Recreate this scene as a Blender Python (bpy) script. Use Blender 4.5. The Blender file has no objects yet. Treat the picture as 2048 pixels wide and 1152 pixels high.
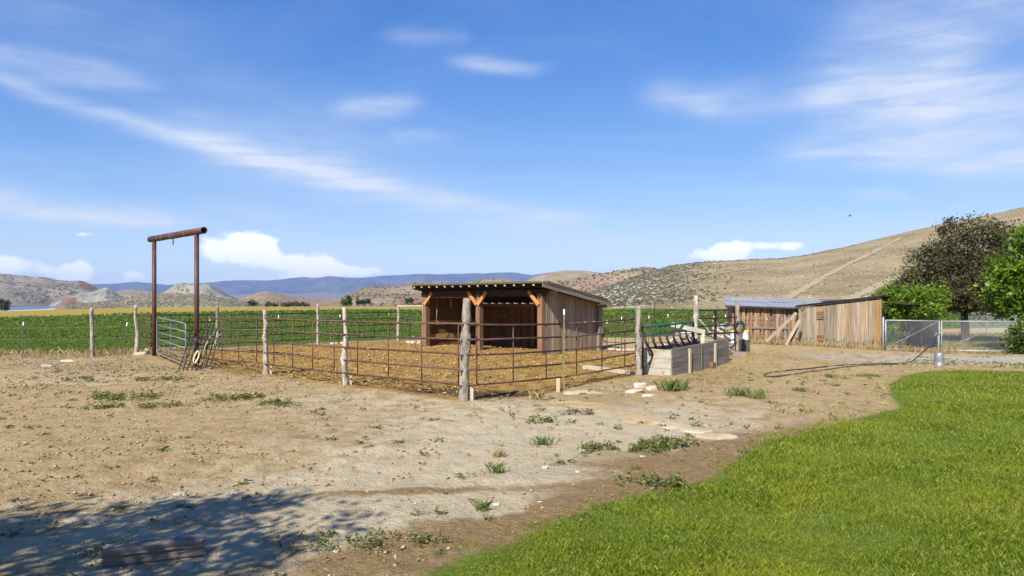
import bpy, bmesh, math, random
import numpy as np
from mathutils import Vector, Matrix

random.seed(7)
rng = np.random.default_rng(7)
S = bpy.context.scene
COL = S.collection
R = math.radians

# ------------------------------------------------------------------ camera
F, HC, HY = 1400.0, 2.2, 603.0          # focal length and horizon of the 2048 x 1152 photograph, eye height
cam = bpy.data.objects.new('camera', bpy.data.cameras.new('camera'))
COL.objects.link(cam)
cam.location = (0, 0, HC)
cam.rotation_euler = (R(90), 0, 0)
cam.data.sensor_width = 36.0
cam.data.lens = F / 2048 * 36
cam.data.shift_y = (HY - 576) / 2048
cam.data.clip_start = 0.05
cam.data.clip_end = 40000
S.camera = cam

# ------------------------------------------------------------------ view
S.view_settings.view_transform = 'Standard'
S.view_settings.look = 'None'
S.view_settings.exposure = 0.72
S.view_settings.gamma = 1.0
S.view_settings.use_curve_mapping = False
S.render.engine = 'CYCLES'
S.cycles.use_denoising = True
S.cycles.max_bounces = 5
S.cycles.diffuse_bounces = 3
S.cycles.transmission_bounces = 3
S.cycles.volume_bounces = 0
S.cycles.transparent_max_bounces = 6
S.cycles.caustics_reflective = False
S.cycles.caustics_refractive = False

# ------------------------------------------------------------------ sun
SUN_EL = R(43)
SUN_D = Vector((0.44, 0.90, 0)).normalized()        # the way the light travels over the ground
travel = Vector((SUN_D.x * math.cos(SUN_EL), SUN_D.y * math.cos(SUN_EL), -math.sin(SUN_EL)))
sun = bpy.data.objects.new('sun', bpy.data.lights.new('sun', 'SUN'))
COL.objects.link(sun)
sun.data.energy = 5.0
sun.data.angle = R(0.53)
sun.data.color = (1.0, 0.955, 0.88)
sun.rotation_euler = travel.to_track_quat('-Z', 'Y').to_euler()
sun.location = (-20, -30, 60)


# ------------------------------------------------------------------ node helpers
class NT:
    """small wrapper round a node tree"""
    def __init__(self, tree):
        self.t = tree
        self.n = tree.nodes
        self.l = tree.links

    def node(self, kind, **kw):
        nd = self.n.new(kind)
        for k, v in kw.items():
            setattr(nd, k, v)
        return nd

    def put(self, sock, v):
        if hasattr(v, 'is_linked') or hasattr(v, 'links'):
            self.l.new(v, sock)
        elif isinstance(v, (tuple, list)):
            if len(v) == 3 and len(sock.default_value) == 4:
                v = tuple(v) + (1.0,)
            sock.default_value = v
        else:
            sock.default_value = v

    def math(self, op, a, b=None, c=None, clamp=False):
        nd = self.node('ShaderNodeMath', operation=op, use_clamp=clamp)
        self.put(nd.inputs[0], a)
        if b is not None:
            self.put(nd.inputs[1], b)
        if c is not None:
            self.put(nd.inputs[2], c)
        return nd.outputs[0]

    def mix(self, f, a, b, blend='MIX'):
        nd = self.node('ShaderNodeMix', data_type='RGBA', blend_type=blend)
        self.put(nd.inputs[0], f)
        self.put(nd.inputs[6], a)
        self.put(nd.inputs[7], b)
        return nd.outputs[2]

    def smooth(self, x, lo, hi):
        nd = self.node('ShaderNodeMapRange', interpolation_type='SMOOTHSTEP')
        self.put(nd.inputs[0], x)
        nd.inputs[1].default_value = lo
        nd.inputs[2].default_value = hi
        return nd.outputs[0]

    def noise(self, vec, scale, detail=4, rough=0.55, dist=0.0, stretch=None, off=None):
        if stretch is not None or off is not None:
            mp = self.node('ShaderNodeMapping')
            self.l.new(vec, mp.inputs[0])
            if stretch is not None:
                mp.inputs[3].default_value = stretch
            if off is not None:
                self.put(mp.inputs[1], off)
            vec = mp.outputs[0]
        nd = self.node('ShaderNodeTexNoise')
        self.l.new(vec, nd.inputs['Vector'])
        nd.inputs['Scale'].default_value = scale
        nd.inputs['Detail'].default_value = detail
        nd.inputs['Roughness'].default_value = rough
        nd.inputs['Distortion'].default_value = dist
        return nd.outputs[0]

    def ramp(self, f, stops):
        nd = self.node('ShaderNodeValToRGB')
        e = nd.color_ramp.elements
        while len(e) < len(stops):
            e.new(0.5)
        for i, (p, c) in enumerate(stops):
            e[i].position = p
            e[i].color = tuple(c) + (1,)
        self.l.new(f, nd.inputs[0])
        return nd.outputs[0]


# ------------------------------------------------------------------ sky
world = bpy.data.worlds.new('World')
S.world = world
world.use_nodes = True


def build_sky():
    w = NT(world.node_tree)
    w.n.clear()
    out = w.node('ShaderNodeOutputWorld')
    bg = w.node('ShaderNodeBackground')
    w.l.new(bg.outputs[0], out.inputs[0])
    sky = w.node('ShaderNodeTexSky', sky_type='NISHITA')
    sky.sun_disc = False
    sky.sun_elevation = SUN_EL
    sky.sun_rotation = math.atan2(-SUN_D.x, -SUN_D.y)
    sky.altitude = 1600
    sky.air_density = 1.0
    sky.dust_density = 0.2
    sky.ozone_density = 2.6
    hs = w.node('ShaderNodeHueSaturation')
    hs.inputs['Hue'].default_value = 0.519
    hs.inputs['Saturation'].default_value = 1.48
    hs.inputs['Value'].default_value = 1.62
    # keep the glare near the horizon inside the film's range
    den = w.node('ShaderNodeVectorMath', operation='MULTIPLY_ADD')
    w.l.new(sky.outputs[0], den.inputs[0])
    den.inputs[1].default_value = (0.12, 0.12, 0.12)
    den.inputs[2].default_value = (1, 1, 1)
    dv = w.node('ShaderNodeVectorMath', operation='DIVIDE')
    w.l.new(sky.outputs[0], dv.inputs[0]); w.l.new(den.outputs[0], dv.inputs[1])
    w.l.new(dv.outputs[0], hs.inputs['Color'])
    tc = w.node('ShaderNodeTexCoord')
    d = tc.outputs['Generated']
    sep = w.node('ShaderNodeSeparateXYZ')
    w.l.new(d, sep.inputs[0])
    x, y, z = sep.outputs
    az = w.math('ARCTAN2', x, y)
    hyp = w.math('SQRT', w.math('ADD', w.math('MULTIPLY', x, x), w.math('MULTIPLY', y, y)))
    el = w.math('ARCTAN2', z, hyp)
    # streak coordinates: a cloud deck seen from below
    zz = w.math('ADD', w.math('MAXIMUM', z, 0.0), 0.10)
    cx = w.math('DIVIDE', x, zz)
    cy = w.math('DIVIDE', y, zz)
    cmb = w.node('ShaderNodeCombineXYZ')
    w.l.new(cx, cmb.inputs[0]); w.l.new(cy, cmb.inputs[1])
    deck = cmb.outputs[0]
    cmb2 = w.node('ShaderNodeCombineXYZ')
    w.l.new(az, cmb2.inputs[0]); w.l.new(el, cmb2.inputs[1])
    sph = cmb2.outputs[0]
    warp1 = w.noise(sph, 5.0, 5, 0.55)
    warp2 = w.noise(sph, 5.0, 5, 0.55, off=(7.3, 2.1, 0))
    azw = w.math('ADD', az, w.math('MULTIPLY', w.math('SUBTRACT', warp1, 0.5), 0.10))
    elw = w.math('ADD', el, w.math('MULTIPLY', w.math('SUBTRACT', warp2, 0.5), 0.045))

    def ae(px, py):
        dx, dy, dz = px - 1024, F, HY - py
        return math.atan2(dx, dy), math.atan2(dz, math.hypot(dx, dy))

    def stroke(p0, p1, width, strength, a=None, e=None):
        """soft bar of cloud between two directions, half-width in photograph pixels"""
        a0, e0 = ae(*p0); a1, e1 = ae(*p1)
        ca, ce = (a0 + a1) / 2, (e0 + e1) / 2
        L = max(math.hypot(a1 - a0, e1 - e0) / 2, 1e-3)
        ux, uy = (a1 - a0) / (2 * L), (e1 - e0) / (2 * L)
        W = width / F
        da = w.math('SUBTRACT', a or azw, ca)
        de = w.math('SUBTRACT', e or elw, ce)
        s = w.math('ADD', w.math('MULTIPLY', da, ux / L), w.math('MULTIPLY', de, uy / L))
        t = w.math('ADD', w.math('MULTIPLY', da, -uy / W), w.math('MULTIPLY', de, ux / W))
        s2 = w.math('MULTIPLY', s, s)
        s4 = w.math('MULTIPLY', s2, s2)
        q = w.math('ADD', s4, w.math('MULTIPLY', t, t))
        return w.math('MULTIPLY', w.math('EXPONENT', w.math('MULTIPLY', q, -1.0)), strength)

    def total(items):
        acc = items[0]
        for i in items[1:]:
            acc = w.math('ADD', acc, i)
        return acc

    cir = total([
        stroke((-150, 120), (640, 350), 15, 0.50),
        stroke((420, 295), (1200, 465), 30, 0.66),
        stroke((250, 250), (900, 380), 90, 0.20),
        stroke((-200, 90), (300, 175), 26, 0.36),
        stroke((-200, 388), (370, 445), 20, 1.15),
        stroke((-100, 20), (420, 60), 60, 0.16),
        stroke((905, 122), (1085, 132), 15, 0.62),
        stroke((655, 215), (830, 212), 20, 0.50),
        stroke((770, 268), (900, 274), 12, 0.42),
        stroke((770, 75), (930, 62), 16, 0.22),
        stroke((1270, 185), (1440, 215), 26, 0.40),
        stroke((1400, 205), (1700, 185), 32, 0.50),
        stroke((1620, 190), (1960, 95), 62, 0.62),
        stroke((1680, 40), (2200, -60), 80, 0.45),
        stroke((1560, 300), (1900, 245), 36, 0.50),
        stroke((1750, 260), (2250, 190), 62, 0.80),
        stroke((1720, 325), (2250, 315), 24, 0.62),
        stroke((1880, 350), (2150, 345), 26, 0.35),
        stroke((1690, 392), (1810, 394), 10, 0.36),
        stroke((1020, 490), (1290, 500), 20, 0.55),
        stroke((950, 450), (1150, 430), 14, 0.28),
        stroke((500, 498), (780, 502), 9, 0.20),
        stroke((400, 460), (640, 470), 7, 0.22),
    ])
    wisp = w.noise(deck, 1.15, 7, 0.62, 0.6, stretch=(0.55, 1.6, 1))
    cir = w.math('MULTIPLY', cir, w.math('ADD', 0.45, w.math('MULTIPLY', w.smooth(wisp, 0.25, 0.75), 1.0)))
    streak = w.noise(sph, 1.0, 6, 0.62, 0.5, stretch=(7.0, 48.0, 1))
    cir = w.math('MULTIPLY', cir, w.math('ADD', 0.50, w.math('MULTIPLY', w.smooth(streak, 0.25, 0.75), 0.65)))
    # thin veil over the whole sky, the same on every side
    veil = w.math('MULTIPLY', w.smooth(w.noise(deck, 0.55, 6, 0.6, 0.8, stretch=(0.8, 1.3, 1)), 0.45, 0.85), 0.32)
    cir = w.math('MINIMUM', w.math('ADD', cir, veil), 0.93)

    # small heaped clouds low over the horizon
    bil = w.noise(sph, 17.0, 7, 0.6)
    bil2 = w.noise(sph, 46.0, 5, 0.6)
    cum = total([
        stroke((395, 505), (560, 500), 27, 1.0, az, el),
        stroke((455, 480), (555, 487), 18, 0.75, az, el),
        stroke((520, 522), (690, 532), 21, 0.95, az, el),
        stroke((640, 540), (772, 545), 11, 0.80, az, el),
        stroke((-120, 528), (70, 535), 20, 0.9, az, el),
        stroke((75, 545), (190, 540), 19, 1.0, az, el),
        stroke((240, 548), (300, 552), 12, 0.7, az, el),
        stroke((145, 468), (195, 469), 6, 0.62, az, el),
        stroke((1372, 510), (1500, 507), 16, 0.95, az, el),
        stroke((1420, 495), (1500, 494), 13, 0.85, az, el),
        stroke((1500, 492), (1615, 490), 11, 0.80, az, el),
        stroke((560, 553), (640, 550), 7, 0.6, az, el),
    ])
    cum = w.math('ADD', cum, w.math('MULTIPLY', w.math('SUBTRACT', bil, 0.5), 1.7))
    cum = w.math('ADD', cum, w.math('MULTIPLY', w.math('SUBTRACT', bil2, 0.5), 0.95))
    cum = w.smooth(cum, 0.34, 0.80)
    low = w.math('MULTIPLY', w.smooth(el, 0.0, 0.02), w.math('SUBTRACT', 1.0, w.smooth(el, 0.13, 0.16)))
    cum = w.math('MULTIPLY', w.math('MULTIPLY', cum, low), 0.92)
    c = w.mix(cir, hs.outputs[0], (4.9, 5.35, 6.1))
    c = w.mix(cum, c, (8.6, 8.5, 8.3))
    w.l.new(c, bg.inputs[0])
    bg.inputs[1].default_value = 0.10
    world.cycles.sampling_method = 'MANUAL'
    world.cycles.sample_map_resolution = 512


build_sky()

# ------------------------------------------------------------------ numeric helpers
def G(px, py, z=0.0):
    """ground point (x, y) that the photograph shows at this pixel"""
    y = F * (HC - z) / (py - HY)
    return ((px - 1024) * y / F, y)


def P(px, py, y):
    """point at a known distance"""
    return Vector(((px - 1024) * y / F, y, HC - (py - HY) * y / F))


def sstep(x, lo, hi):
    t = np.clip((np.asarray(x, float) - lo) / (hi - lo), 0, 1)
    return t * t * (3 - 2 * t)


_perm = rng.permutation(1024)


def vnoise(x, y, seed=0):
    xi = np.floor(x).astype(np.int64); yi = np.floor(y).astype(np.int64)
    fx = x - xi; fy = y - yi
    fx = fx * fx * (3 - 2 * fx); fy = fy * fy * (3 - 2 * fy)

    def h(a, b):
        return _perm[(_perm[(a + seed * 37) & 1023] + b) & 1023] / 1023.0
    a = h(xi, yi); b = h(xi + 1, yi); c = h(xi, yi + 1); d = h(xi + 1, yi + 1)
    return (a * (1 - fx) + b * fx) * (1 - fy) + (c * (1 - fx) + d * fx) * fy


def fbm(x, y, oct=4, seed=0, gain=0.5):
    x = np.asarray(x, float); y = np.asarray(y, float)
    s = np.zeros(np.broadcast(x, y).shape); a = 1.0; tot = 0
    for i in range(oct):
        s = s + a * (vnoise(x * 2 ** i + 17.1 * i, y * 2 ** i + 9.7 * i, seed + i) - 0.5)
        tot += a; a *= gain
    return s / tot * 2


def poly_dist(px, py, poly):
    """signed distance to a closed polygon, positive inside"""
    px = np.asarray(px, float); py = np.asarray(py, float)
    d = np.full(px.shape, 1e18); ins = np.zeros(px.shape, bool)
    n = len(poly)
    for i in range(n):
        ax, ay = poly[i]; bx, by = poly[(i + 1) % n]
        ex, ey = bx - ax, by - ay
        t = np.clip(((px - ax) * ex + (py - ay) * ey) / (ex * ex + ey * ey + 1e-12), 0, 1)
        d = np.minimum(d, (px - ax - t * ex) ** 2 + (py - ay - t * ey) ** 2)
        c = ((ay > py) != (by > py)) & (px < ex * (py - ay) / (ey if abs(ey) > 1e-12 else 1e-12) + ax)
        ins ^= c
    d = np.sqrt(d)
    return np.where(ins, d, -d)


# ------------------------------------------------------------------ plan of the place
LAWN_PX = [(850, 1152), (905, 1122), (1010, 1088), (1100, 1048), (1200, 1008), (1290, 985), (1400, 958),
           (1455, 932), (1485, 903), (1535, 880), (1610, 862), (1700, 838), (1795, 815), (1775, 792), (1778, 768),
           (1800, 750), (1850, 742), (1950, 741), (2048, 743), (2300, 746)]
LAWN = [G(*p) for p in LAWN_PX] + [(40, 20), (40, -12), (-4, -12), (-2.3, 2.5)]
C0 = (-1.05, 15.6)                       # near corner of the pen
PL1, PL2 = (-4.38, 18.4), (-7.37, 21.0)  # posts on its left side
ARCH_R, ARCH_L = (-10.9, 24.2), (-13.8, 27.0)
PB0 = (-15.2, 28.4)
PB1, PB2, PB3, PB4 = (-13.4, 31.8), (-9.95, 35.8), (-6.3, 38.7), (-4.62, 36.4)
PR1, PR2 = (3.74, 20.8), (6.12, 23.4)
GP = (8.37, 26.0)                        # gate post
ARENA = [C0, PL1, PL2, ARCH_R, ARCH_L, PB0, PB1, PB2, PB3, (-4, 37), (3.6, 32.5), (4.2, 29.5), (8.6, 27.2), GP, PR2, PR1]
FIELD = [(-120, 25), (-40, 27.5), (-17.5, 29.2), (-15.6, 29.6), (-13.8, 32.6), (-10.2, 36.7), (-6.3, 39.8), (-3, 42), (4, 41), (10, 44), (20, 50),
         (45, 60), (120, 130), (150, 185), (60, 205), (20, 260), (-40, 320), (-110, 300), (-150, 210), (-125, 172), (-260, 150), (-260, 20)]
DIPS = [(0.4, 17.1, -0.14, 1.3), (-0.6, 14.9, 0.05, 0.8), (1.6, 16.6, 0.05, 0.9), (8.3, 26.2, 0.26, 1.9), (7.3, 24.2, 0.06, 1.2),
        (-14.0, 27.2, 0.09, 2.0), (-10.9, 24.0, -0.05, 1.5), (-2.6, 32.4, 0.16, 1.6), (0.2, 31.3, 0.08, 1.2),
        (-1.6, 30.6, -0.06, 1.0), (11.5, 33.0, 0.12, 3.0), (-6.0, 26.0, 0.10, 2.6), (-4.6, 11.0, 0.05, 1.5), (1.5, 12.5, 0.05, 1.6)]


def gbase(x, y):
    """ground height without the finest relief"""
    x = np.asarray(x, float); y = np.asarray(y, float)
    r = np.hypot(x, y)
    z = np.zeros(np.broadcast(x, y).shape)
    for cx, cy, a, s in DIPS:
        z = z + a * np.exp(-((x - cx) ** 2 + (y - cy) ** 2) / (s * s))
    z = z + 0.05 * fbm(x * 0.35, y * 0.35, 3, 5) * sstep(r, 2, 6)
    u = x / np.maximum(y, 1.0)
    left = 1 - sstep(u, -0.20, 0.05)
    front = sstep(y, 10, 60)
    rs = np.interp(u * F + 1024, [-400, 0, 150, 400], [165, 178, 225, 320])
    z = z - 8.0 * left * front * sstep((r - rs) / 360.0, 0, 1) - 0.6 * (1 - left) * sstep(r, 230, 600)
    return z


def gz(x, y):
    return float(gbase(np.array([x]), np.array([y]))[0])


def g3(px, py, up=0.0):
    x, y = G(px, py)
    return Vector((x, y, gz(x, y) + up))


def on(pt, up=0.0):
    return Vector((pt[0], pt[1], gz(pt[0], pt[1]) + up))


# ------------------------------------------------------------------ mesh helpers
def tag(o, label=None, cat=None, group=None, kind=None):
    if label: o['label'] = label
    if cat: o['category'] = cat
    if group: o['group'] = group
    if kind: o['kind'] = kind
    return o


def thing(name, label, cat, loc, group=None):
    o = bpy.data.objects.new(name, None)
    COL.objects.link(o)
    o.location = loc
    o.empty_display_size = 0.2
    return tag(o, label, cat, group)


def link(name, me, mat, parent=None, smooth=False):
    o = bpy.data.objects.new(name, me)
    COL.objects.link(o)
    if mat is not None:
        me.materials.append(mat)
    if smooth:
        me.polygons.foreach_set('use_smooth', [True] * len(me.polygons))
    if parent is not None:
        o.parent = parent
    return o


def np_mesh(name, verts, faces, attrs=None):
    verts = np.asarray(verts, np.float32); faces = np.asarray(faces, np.int32)
    me = bpy.data.meshes.new(name)
    nf, k = faces.shape
    me.vertices.add(len(verts)); me.vertices.foreach_set('co', verts.ravel())
    me.loops.add(nf * k); me.loops.foreach_set('vertex_index', faces.ravel())
    me.polygons.add(nf)
    me.polygons.foreach_set('loop_start', np.arange(0, nf * k, k, dtype=np.int32))
    me.polygons.foreach_set('loop_total', np.full(nf, k, np.int32))
    me.update(calc_edges=True)
    for n, v in (attrs or {}).items():
        a = me.attributes.new(n, 'FLOAT', 'POINT')
        a.data.foreach_set('value', np.asarray(v, np.float32).ravel())
    return me


def grid_faces(nr, nc, wrap=False):
    i = np.arange(nr - 1)[:, None]; j = np.arange(nc if wrap else nc - 1)[None, :]
    j2 = (j + 1) % nc
    a = i * nc + j; b = i * nc + j2; c = (i + 1) * nc + j2; d = (i + 1) * nc + j
    return np.stack([a, b, c, d], -1).reshape(-1, 4)


def frame(d, up=Vector((0, 0, 1))):
    d = d.normalized()
    if abs(d.dot(up)) > 0.98:
        up = Vector((0, 1, 0))
    s = d.cross(up).normalized()
    return s, s.cross(d).normalized()


class MB:
    """collects shapes in world coordinates into ONE mesh"""
    def __init__(self):
        self.v = []; self.f = []

    def add(self, vs, fs):
        o = len(self.v)
        self.v += [tuple(v) for v in vs]
        self.f += [tuple(i + o for i in f) for f in fs]

    def beam(self, a, b, w, h, up=Vector((0, 0, 1))):
        a = Vector(a); b = Vector(b)
        s, u = frame(b - a, Vector(up))
        vs = []
        for p in (a, b):
            for sx, sy in ((-1, -1), (1, -1), (1, 1), (-1, 1)):
                vs.append(p + s * (sx * w / 2) + u * (sy * h / 2))
        self.add(vs, [(3, 2, 1, 0), (4, 5, 6, 7), (0, 1, 5, 4), (1, 2, 6, 5), (2, 3, 7, 6), (3, 0, 4, 7)])
        return self

    def tube(self, pts, rad, n=8, cap=True, jit=0.0):
        pts = [Vector(p) for p in pts]
        if not hasattr(rad, '__len__'):
            rad = [rad] * len(pts)
        vs = []; s0 = None
        for i, p in enumerate(pts):
            d = pts[min(i + 1, len(pts) - 1)] - pts[max(i - 1, 0)]
            if d.length < 1e-9: d = Vector((0, 0, 1))
            d.normalize()
            if s0 is None:
                s0, _ = frame(d)
            s = (s0 - d * s0.dot(d))
            s = s.normalized() if s.length > 1e-6 else frame(d)[0]
            s0 = s
            u = d.cross(s)
            for k in range(n):
                t = 2 * math.pi * k / n
                r = rad[i] * (1 + random.uniform(-jit, jit))
                vs.append(p + (s * math.cos(t) + u * math.sin(t)) * r)
        fs = []
        for i in range(len(pts) - 1):
            for k in range(n):
                a = i * n + k; b = i * n + (k + 1) % n
                fs.append((a, b, b + n, a + n))
        if cap:
            fs.append(tuple(range(n - 1, -1, -1)))
            fs.append(tuple((len(pts) - 1) * n + k for k in range(n)))
        self.add(vs, fs)
        return self

    def build(self, name, mat, parent=None, smooth=False, origin=None):
        base = Vector(parent.matrix_basis.translation) if parent is not None else Vector(origin or (0, 0, 0))
        me = bpy.data.meshes.new(name)
        me.from_pydata([Vector(v) - base for v in self.v], [], self.f)
        me.update()
        o = link(name, me, mat, parent, smooth)
        if parent is None:
            o.location = base
        return o


def wp(o):
    """world place of a thing or of a part (nothing here is rotated at thing level)"""
    p = Vector(o.location)
    while o.parent is not None:
        o = o.parent
        p += Vector(o.location)
    return p


def board(name, p0, p1, w, t, mat, parent, face, seg=3, jit=0.006, endjit=0.012):
    """one sawn board from p0 to p1; face = the way its broad side looks; the grain runs along local X"""
    p0 = Vector(p0); p1 = Vector(p1)
    X = (p1 - p0); L = X.length; X.normalize()
    Z = Vector(face); Z = (Z - X * Z.dot(X)).normalized()
    Y = Z.cross(X)
    vs = []
    for i in range(seg + 1):
        x = L * i / seg
        ja = [random.uniform(-jit, jit) for _ in range(2)]
        bow = random.uniform(-jit, jit) * 0.6
        for sy, sz in ((-1, -1), (1, -1), (1, 1), (-1, 1)):
            e = random.uniform(-endjit, endjit) if i in (0, seg) else 0
            vs.append((x + e, sy * w / 2 + ja[0 if sy < 0 else 1], sz * t / 2 + bow))
    fs = [(0, 1, 2, 3), tuple(seg * 4 + k for k in (3, 2, 1, 0))]
    for i in range(seg):
        for k in range(4):
            a = i * 4 + k; b = i * 4 + (k + 1) % 4
            fs.append((b, a, a + 4, b + 4))
    me = bpy.data.meshes.new(name)
    me.from_pydata(vs, [], fs)
    me.update()
    o = link(name, me, mat, parent)
    m = Matrix((X, Y, Z)).transposed().to_4x4()
    m.translation = p0 - (wp(parent) if parent is not None else Vector((0, 0, 0)))
    o.matrix_basis = m
    return o


def rock_mesh(name, sx, sy, sz, sub=2, rough=0.25, flat=0.35):
    bm = bmesh.new()
    bmesh.ops.create_icosphere(bm, subdivisions=sub, radius=1.0)
    off = Vector((random.uniform(0, 50), random.uniform(0, 50), 0))
    for v in bm.verts:
        c = v.co
        k = 1 + rough * (float(fbm(np.array([c.x * 1.3 + off.x + c.z]), np.array([c.y * 1.3 + off.y - c.z]), 3)[0]))
        q = Vector((c.x, c.y, c.z)) * k
        q.x = max(-0.8, min(0.85, q.x)); q.y = max(-0.85, min(0.8, q.y))
        q.z = max(-flat, min(flat + 0.35, q.z))
        v.co = (q.x * sx, q.y * sy, q.z * sz)
    me = bpy.data.meshes.new(name)
    bm.to_mesh(me); bm.free()
    return me


def cards(pos, ln, wd, dirs=None, up=0.5, rnd=None, rg=rng):
    """leaf-shaped four-point faces; dirs = long axis"""
    n = len(pos)
    if dirs is None:
        th = rg.uniform(0, 2 * np.pi, n); zz = rg.uniform(-1, 1, n) * up
        h = np.sqrt(np.maximum(0, 1 - zz * zz))
        dirs = np.stack([h * np.cos(th), h * np.sin(th), zz], 1)
    rv = rg.normal(size=(n, 3))
    side = np.cross(dirs, rv)
    side /= np.linalg.norm(side, axis=1, keepdims=True) + 1e-9
    ln = np.broadcast_to(ln, n)[:, None]; wd = np.broadcast_to(wd, n)[:, None]
    v = np.stack([pos, pos + dirs * ln * 0.45 + side * wd * 0.5, pos + dirs * ln, pos + dirs * ln * 0.45 - side * wd * 0.5], 1)
    f = np.arange(n * 4).reshape(n, 4)
    r = rg.random(n) if rnd is None else rnd
    return v.reshape(-1, 3), f, np.repeat(r, 4)


def blades(pos, h, w, lean, rg=rng):
    """grass blades: base pair, bent middle, tip"""
    n = len(pos)
    th = rg.uniform(0, 2 * np.pi, n)
    l = np.broadcast_to(lean, n) * rg.uniform(0.2, 1.2, n)
    d = np.stack([np.cos(th), np.sin(th), np.zeros(n)], 1)
    t2 = rg.uniform(0, 2 * np.pi, n)
    s = np.stack([np.cos(t2), np.sin(t2), np.zeros(n)], 1) * (np.broadcast_to(w, n)[:, None] / 2)
    hh = np.broadcast_to(h, n)[:, None]
    ll = (l[:, None] * hh)
    up = np.array([[0, 0, 1.0]])
    v = np.stack([pos - s, pos + s, pos + d * ll * 0.35 + up * hh * 0.62 + s * 0.7, pos + d * ll + up * hh], 1)
    f = np.arange(n * 4).reshape(n, 4)
    return v.reshape(-1, 3), f, np.repeat(rg.random(n), 4)


def join_np(parts):
    vs, fs, rs, o = [], [], [], 0
    for v, f, r in parts:
        vs.append(v); fs.append(f + o); rs.append(r); o += len(v)
    return np.concatenate(vs), np.concatenate(fs), np.concatenate(rs)


# ------------------------------------------------------------------ materials
M = {}


def mk(name, cols, scale=6.0, stretch=(1, 1, 1), rough=0.85, bump=0.3, bdist=0.01, detail=6, metallic=0.0, rnd=0.25,
       spots=None, spot_scale=3.0, spot_lo=0.55, fine=None):
    """cols = 2 or 3 colours spread by noise over the object's own coordinates; each object shifted and toned a little"""
    m = bpy.data.materials.new(name)
    m.use_nodes = True
    k = NT(m.node_tree)
    bs = k.n['Principled BSDF']
    tc = k.node('ShaderNodeTexCoord')
    oi = k.node('ShaderNodeObjectInfo')
    off = k.node('ShaderNodeCombineXYZ')
    o1 = k.math('MULTIPLY', oi.outputs['Random'], 37.0)
    for i in range(3):
        k.l.new(o1, off.inputs[i])
    n1 = k.noise(tc.outputs['Object'], scale, detail, 0.6, 0.2, stretch=stretch, off=off.outputs[0])
    st = [(0.28, cols[0]), (0.72, cols[1])] if len(cols) == 2 else [(0.25, cols[0]), (0.5, cols[1]), (0.75, cols[2])]
    c = k.ramp(n1, st)
    if spots is not None:
        n2 = k.noise(tc.outputs['Object'], spot_scale, 4, 0.6, 0.3, off=off.outputs[0])
        c = k.mix(k.smooth(n2, spot_lo, spot_lo + 0.12), c, spots)
    if rnd:
        v = k.math('ADD', 1 - rnd, k.math('MULTIPLY', oi.outputs['Random'], 2 * rnd))
        hs = k.node('ShaderNodeHueSaturation')
        k.l.new(v, hs.inputs['Value']); k.l.new(c, hs.inputs['Color'])
        c = hs.outputs[0]
    k.l.new(c, bs.inputs['Base Color'])
    bs.inputs['Roughness'].default_value = rough
    bs.inputs['Metallic'].default_value = metallic
    bs.inputs['Specular IOR Level'].default_value = 0.3
    if bump:
        n3 = k.noise(tc.outputs['Object'], fine or scale * 3, 5, 0.65, stretch=stretch, off=off.outputs[0])
        bp = k.node('ShaderNodeBump')
        bp.inputs['Strength'].default_value = bump
        bp.inputs['Distance'].default_value = bdist
        k.l.new(n3, bp.inputs['Height'])
        k.l.new(bp.outputs[0], bs.inputs['Normal'])
    M[name] = m
    return m


def mk_leaf(name, stops, trans=0.35, rough=0.6, patch=None, pscale=0.6):
    """foliage: colour by a random number stored for each leaf, some light passing through"""
    m = bpy.data.materials.new(name)
    m.use_nodes = True
    k = NT(m.node_tree)
    bs = k.n['Principled BSDF']
    out = k.n['Material Output']
    at = k.node('ShaderNodeAttribute', attribute_name='rnd')
    c = k.ramp(at.outputs['Fac'], stops)
    if patch is not None:
        tc = k.node('ShaderNodeTexCoord')
        n = k.noise(tc.outputs['Object'], pscale, 4, 0.6, 0.4)
        c = k.mix(k.math('MULTIPLY', k.smooth(n, 0.40, 0.66), 0.8), c, patch)
    k.l.new(c, bs.inputs['Base Color'])
    bs.inputs['Roughness'].default_value = rough
    bs.inputs['Specular IOR Level'].default_value = 0.25
    if trans:
        tr = k.node('ShaderNodeBsdfTranslucent')
        k.l.new(c, tr.inputs[0])
        mx = k.node('ShaderNodeMixShader')
        mx.inputs[0].default_value = trans
        k.l.new(bs.outputs[0], mx.inputs[1]); k.l.new(tr.outputs[0], mx.inputs[2])
        k.l.new(mx.outputs[0], out.inputs[0])
    M[name] = m
    return m


mk('post_wood', [(0.13, 0.10, 0.07), (0.38, 0.325, 0.25), (0.58, 0.52, 0.43)], 13, (1, 1, 0.30), bump=1.0, bdist=0.05, spots=(0.12, 0.075, 0.045), spot_scale=9, spot_lo=0.60, fine=16)
mk('grey_board', [(0.15, 0.118, 0.085), (0.28, 0.228, 0.168), (0.39, 0.33, 0.25)], 5, (0.16, 2.2, 2.2), bump=0.5, bdist=0.006, rnd=0.28, spots=(0.27, 0.17, 0.09), spot_scale=1.6, spot_lo=0.6)
mk('tan_board', [(0.15, 0.098, 0.055), (0.31, 0.220, 0.132), (0.43, 0.33, 0.215)], 5, (0.16, 2.2, 2.2), bump=0.5, bdist=0.006, rnd=0.22, spots=(0.23, 0.20, 0.17), spot_scale=1.5, spot_lo=0.55)
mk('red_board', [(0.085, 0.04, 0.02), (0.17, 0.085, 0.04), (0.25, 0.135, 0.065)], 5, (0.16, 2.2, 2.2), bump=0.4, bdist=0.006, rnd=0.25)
mk('orange_board', [(0.42, 0.18, 0.05), (0.60, 0.29, 0.09)], 5, (0.2, 2, 2), bump=0.25, bdist=0.005, rnd=0.12)
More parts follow.
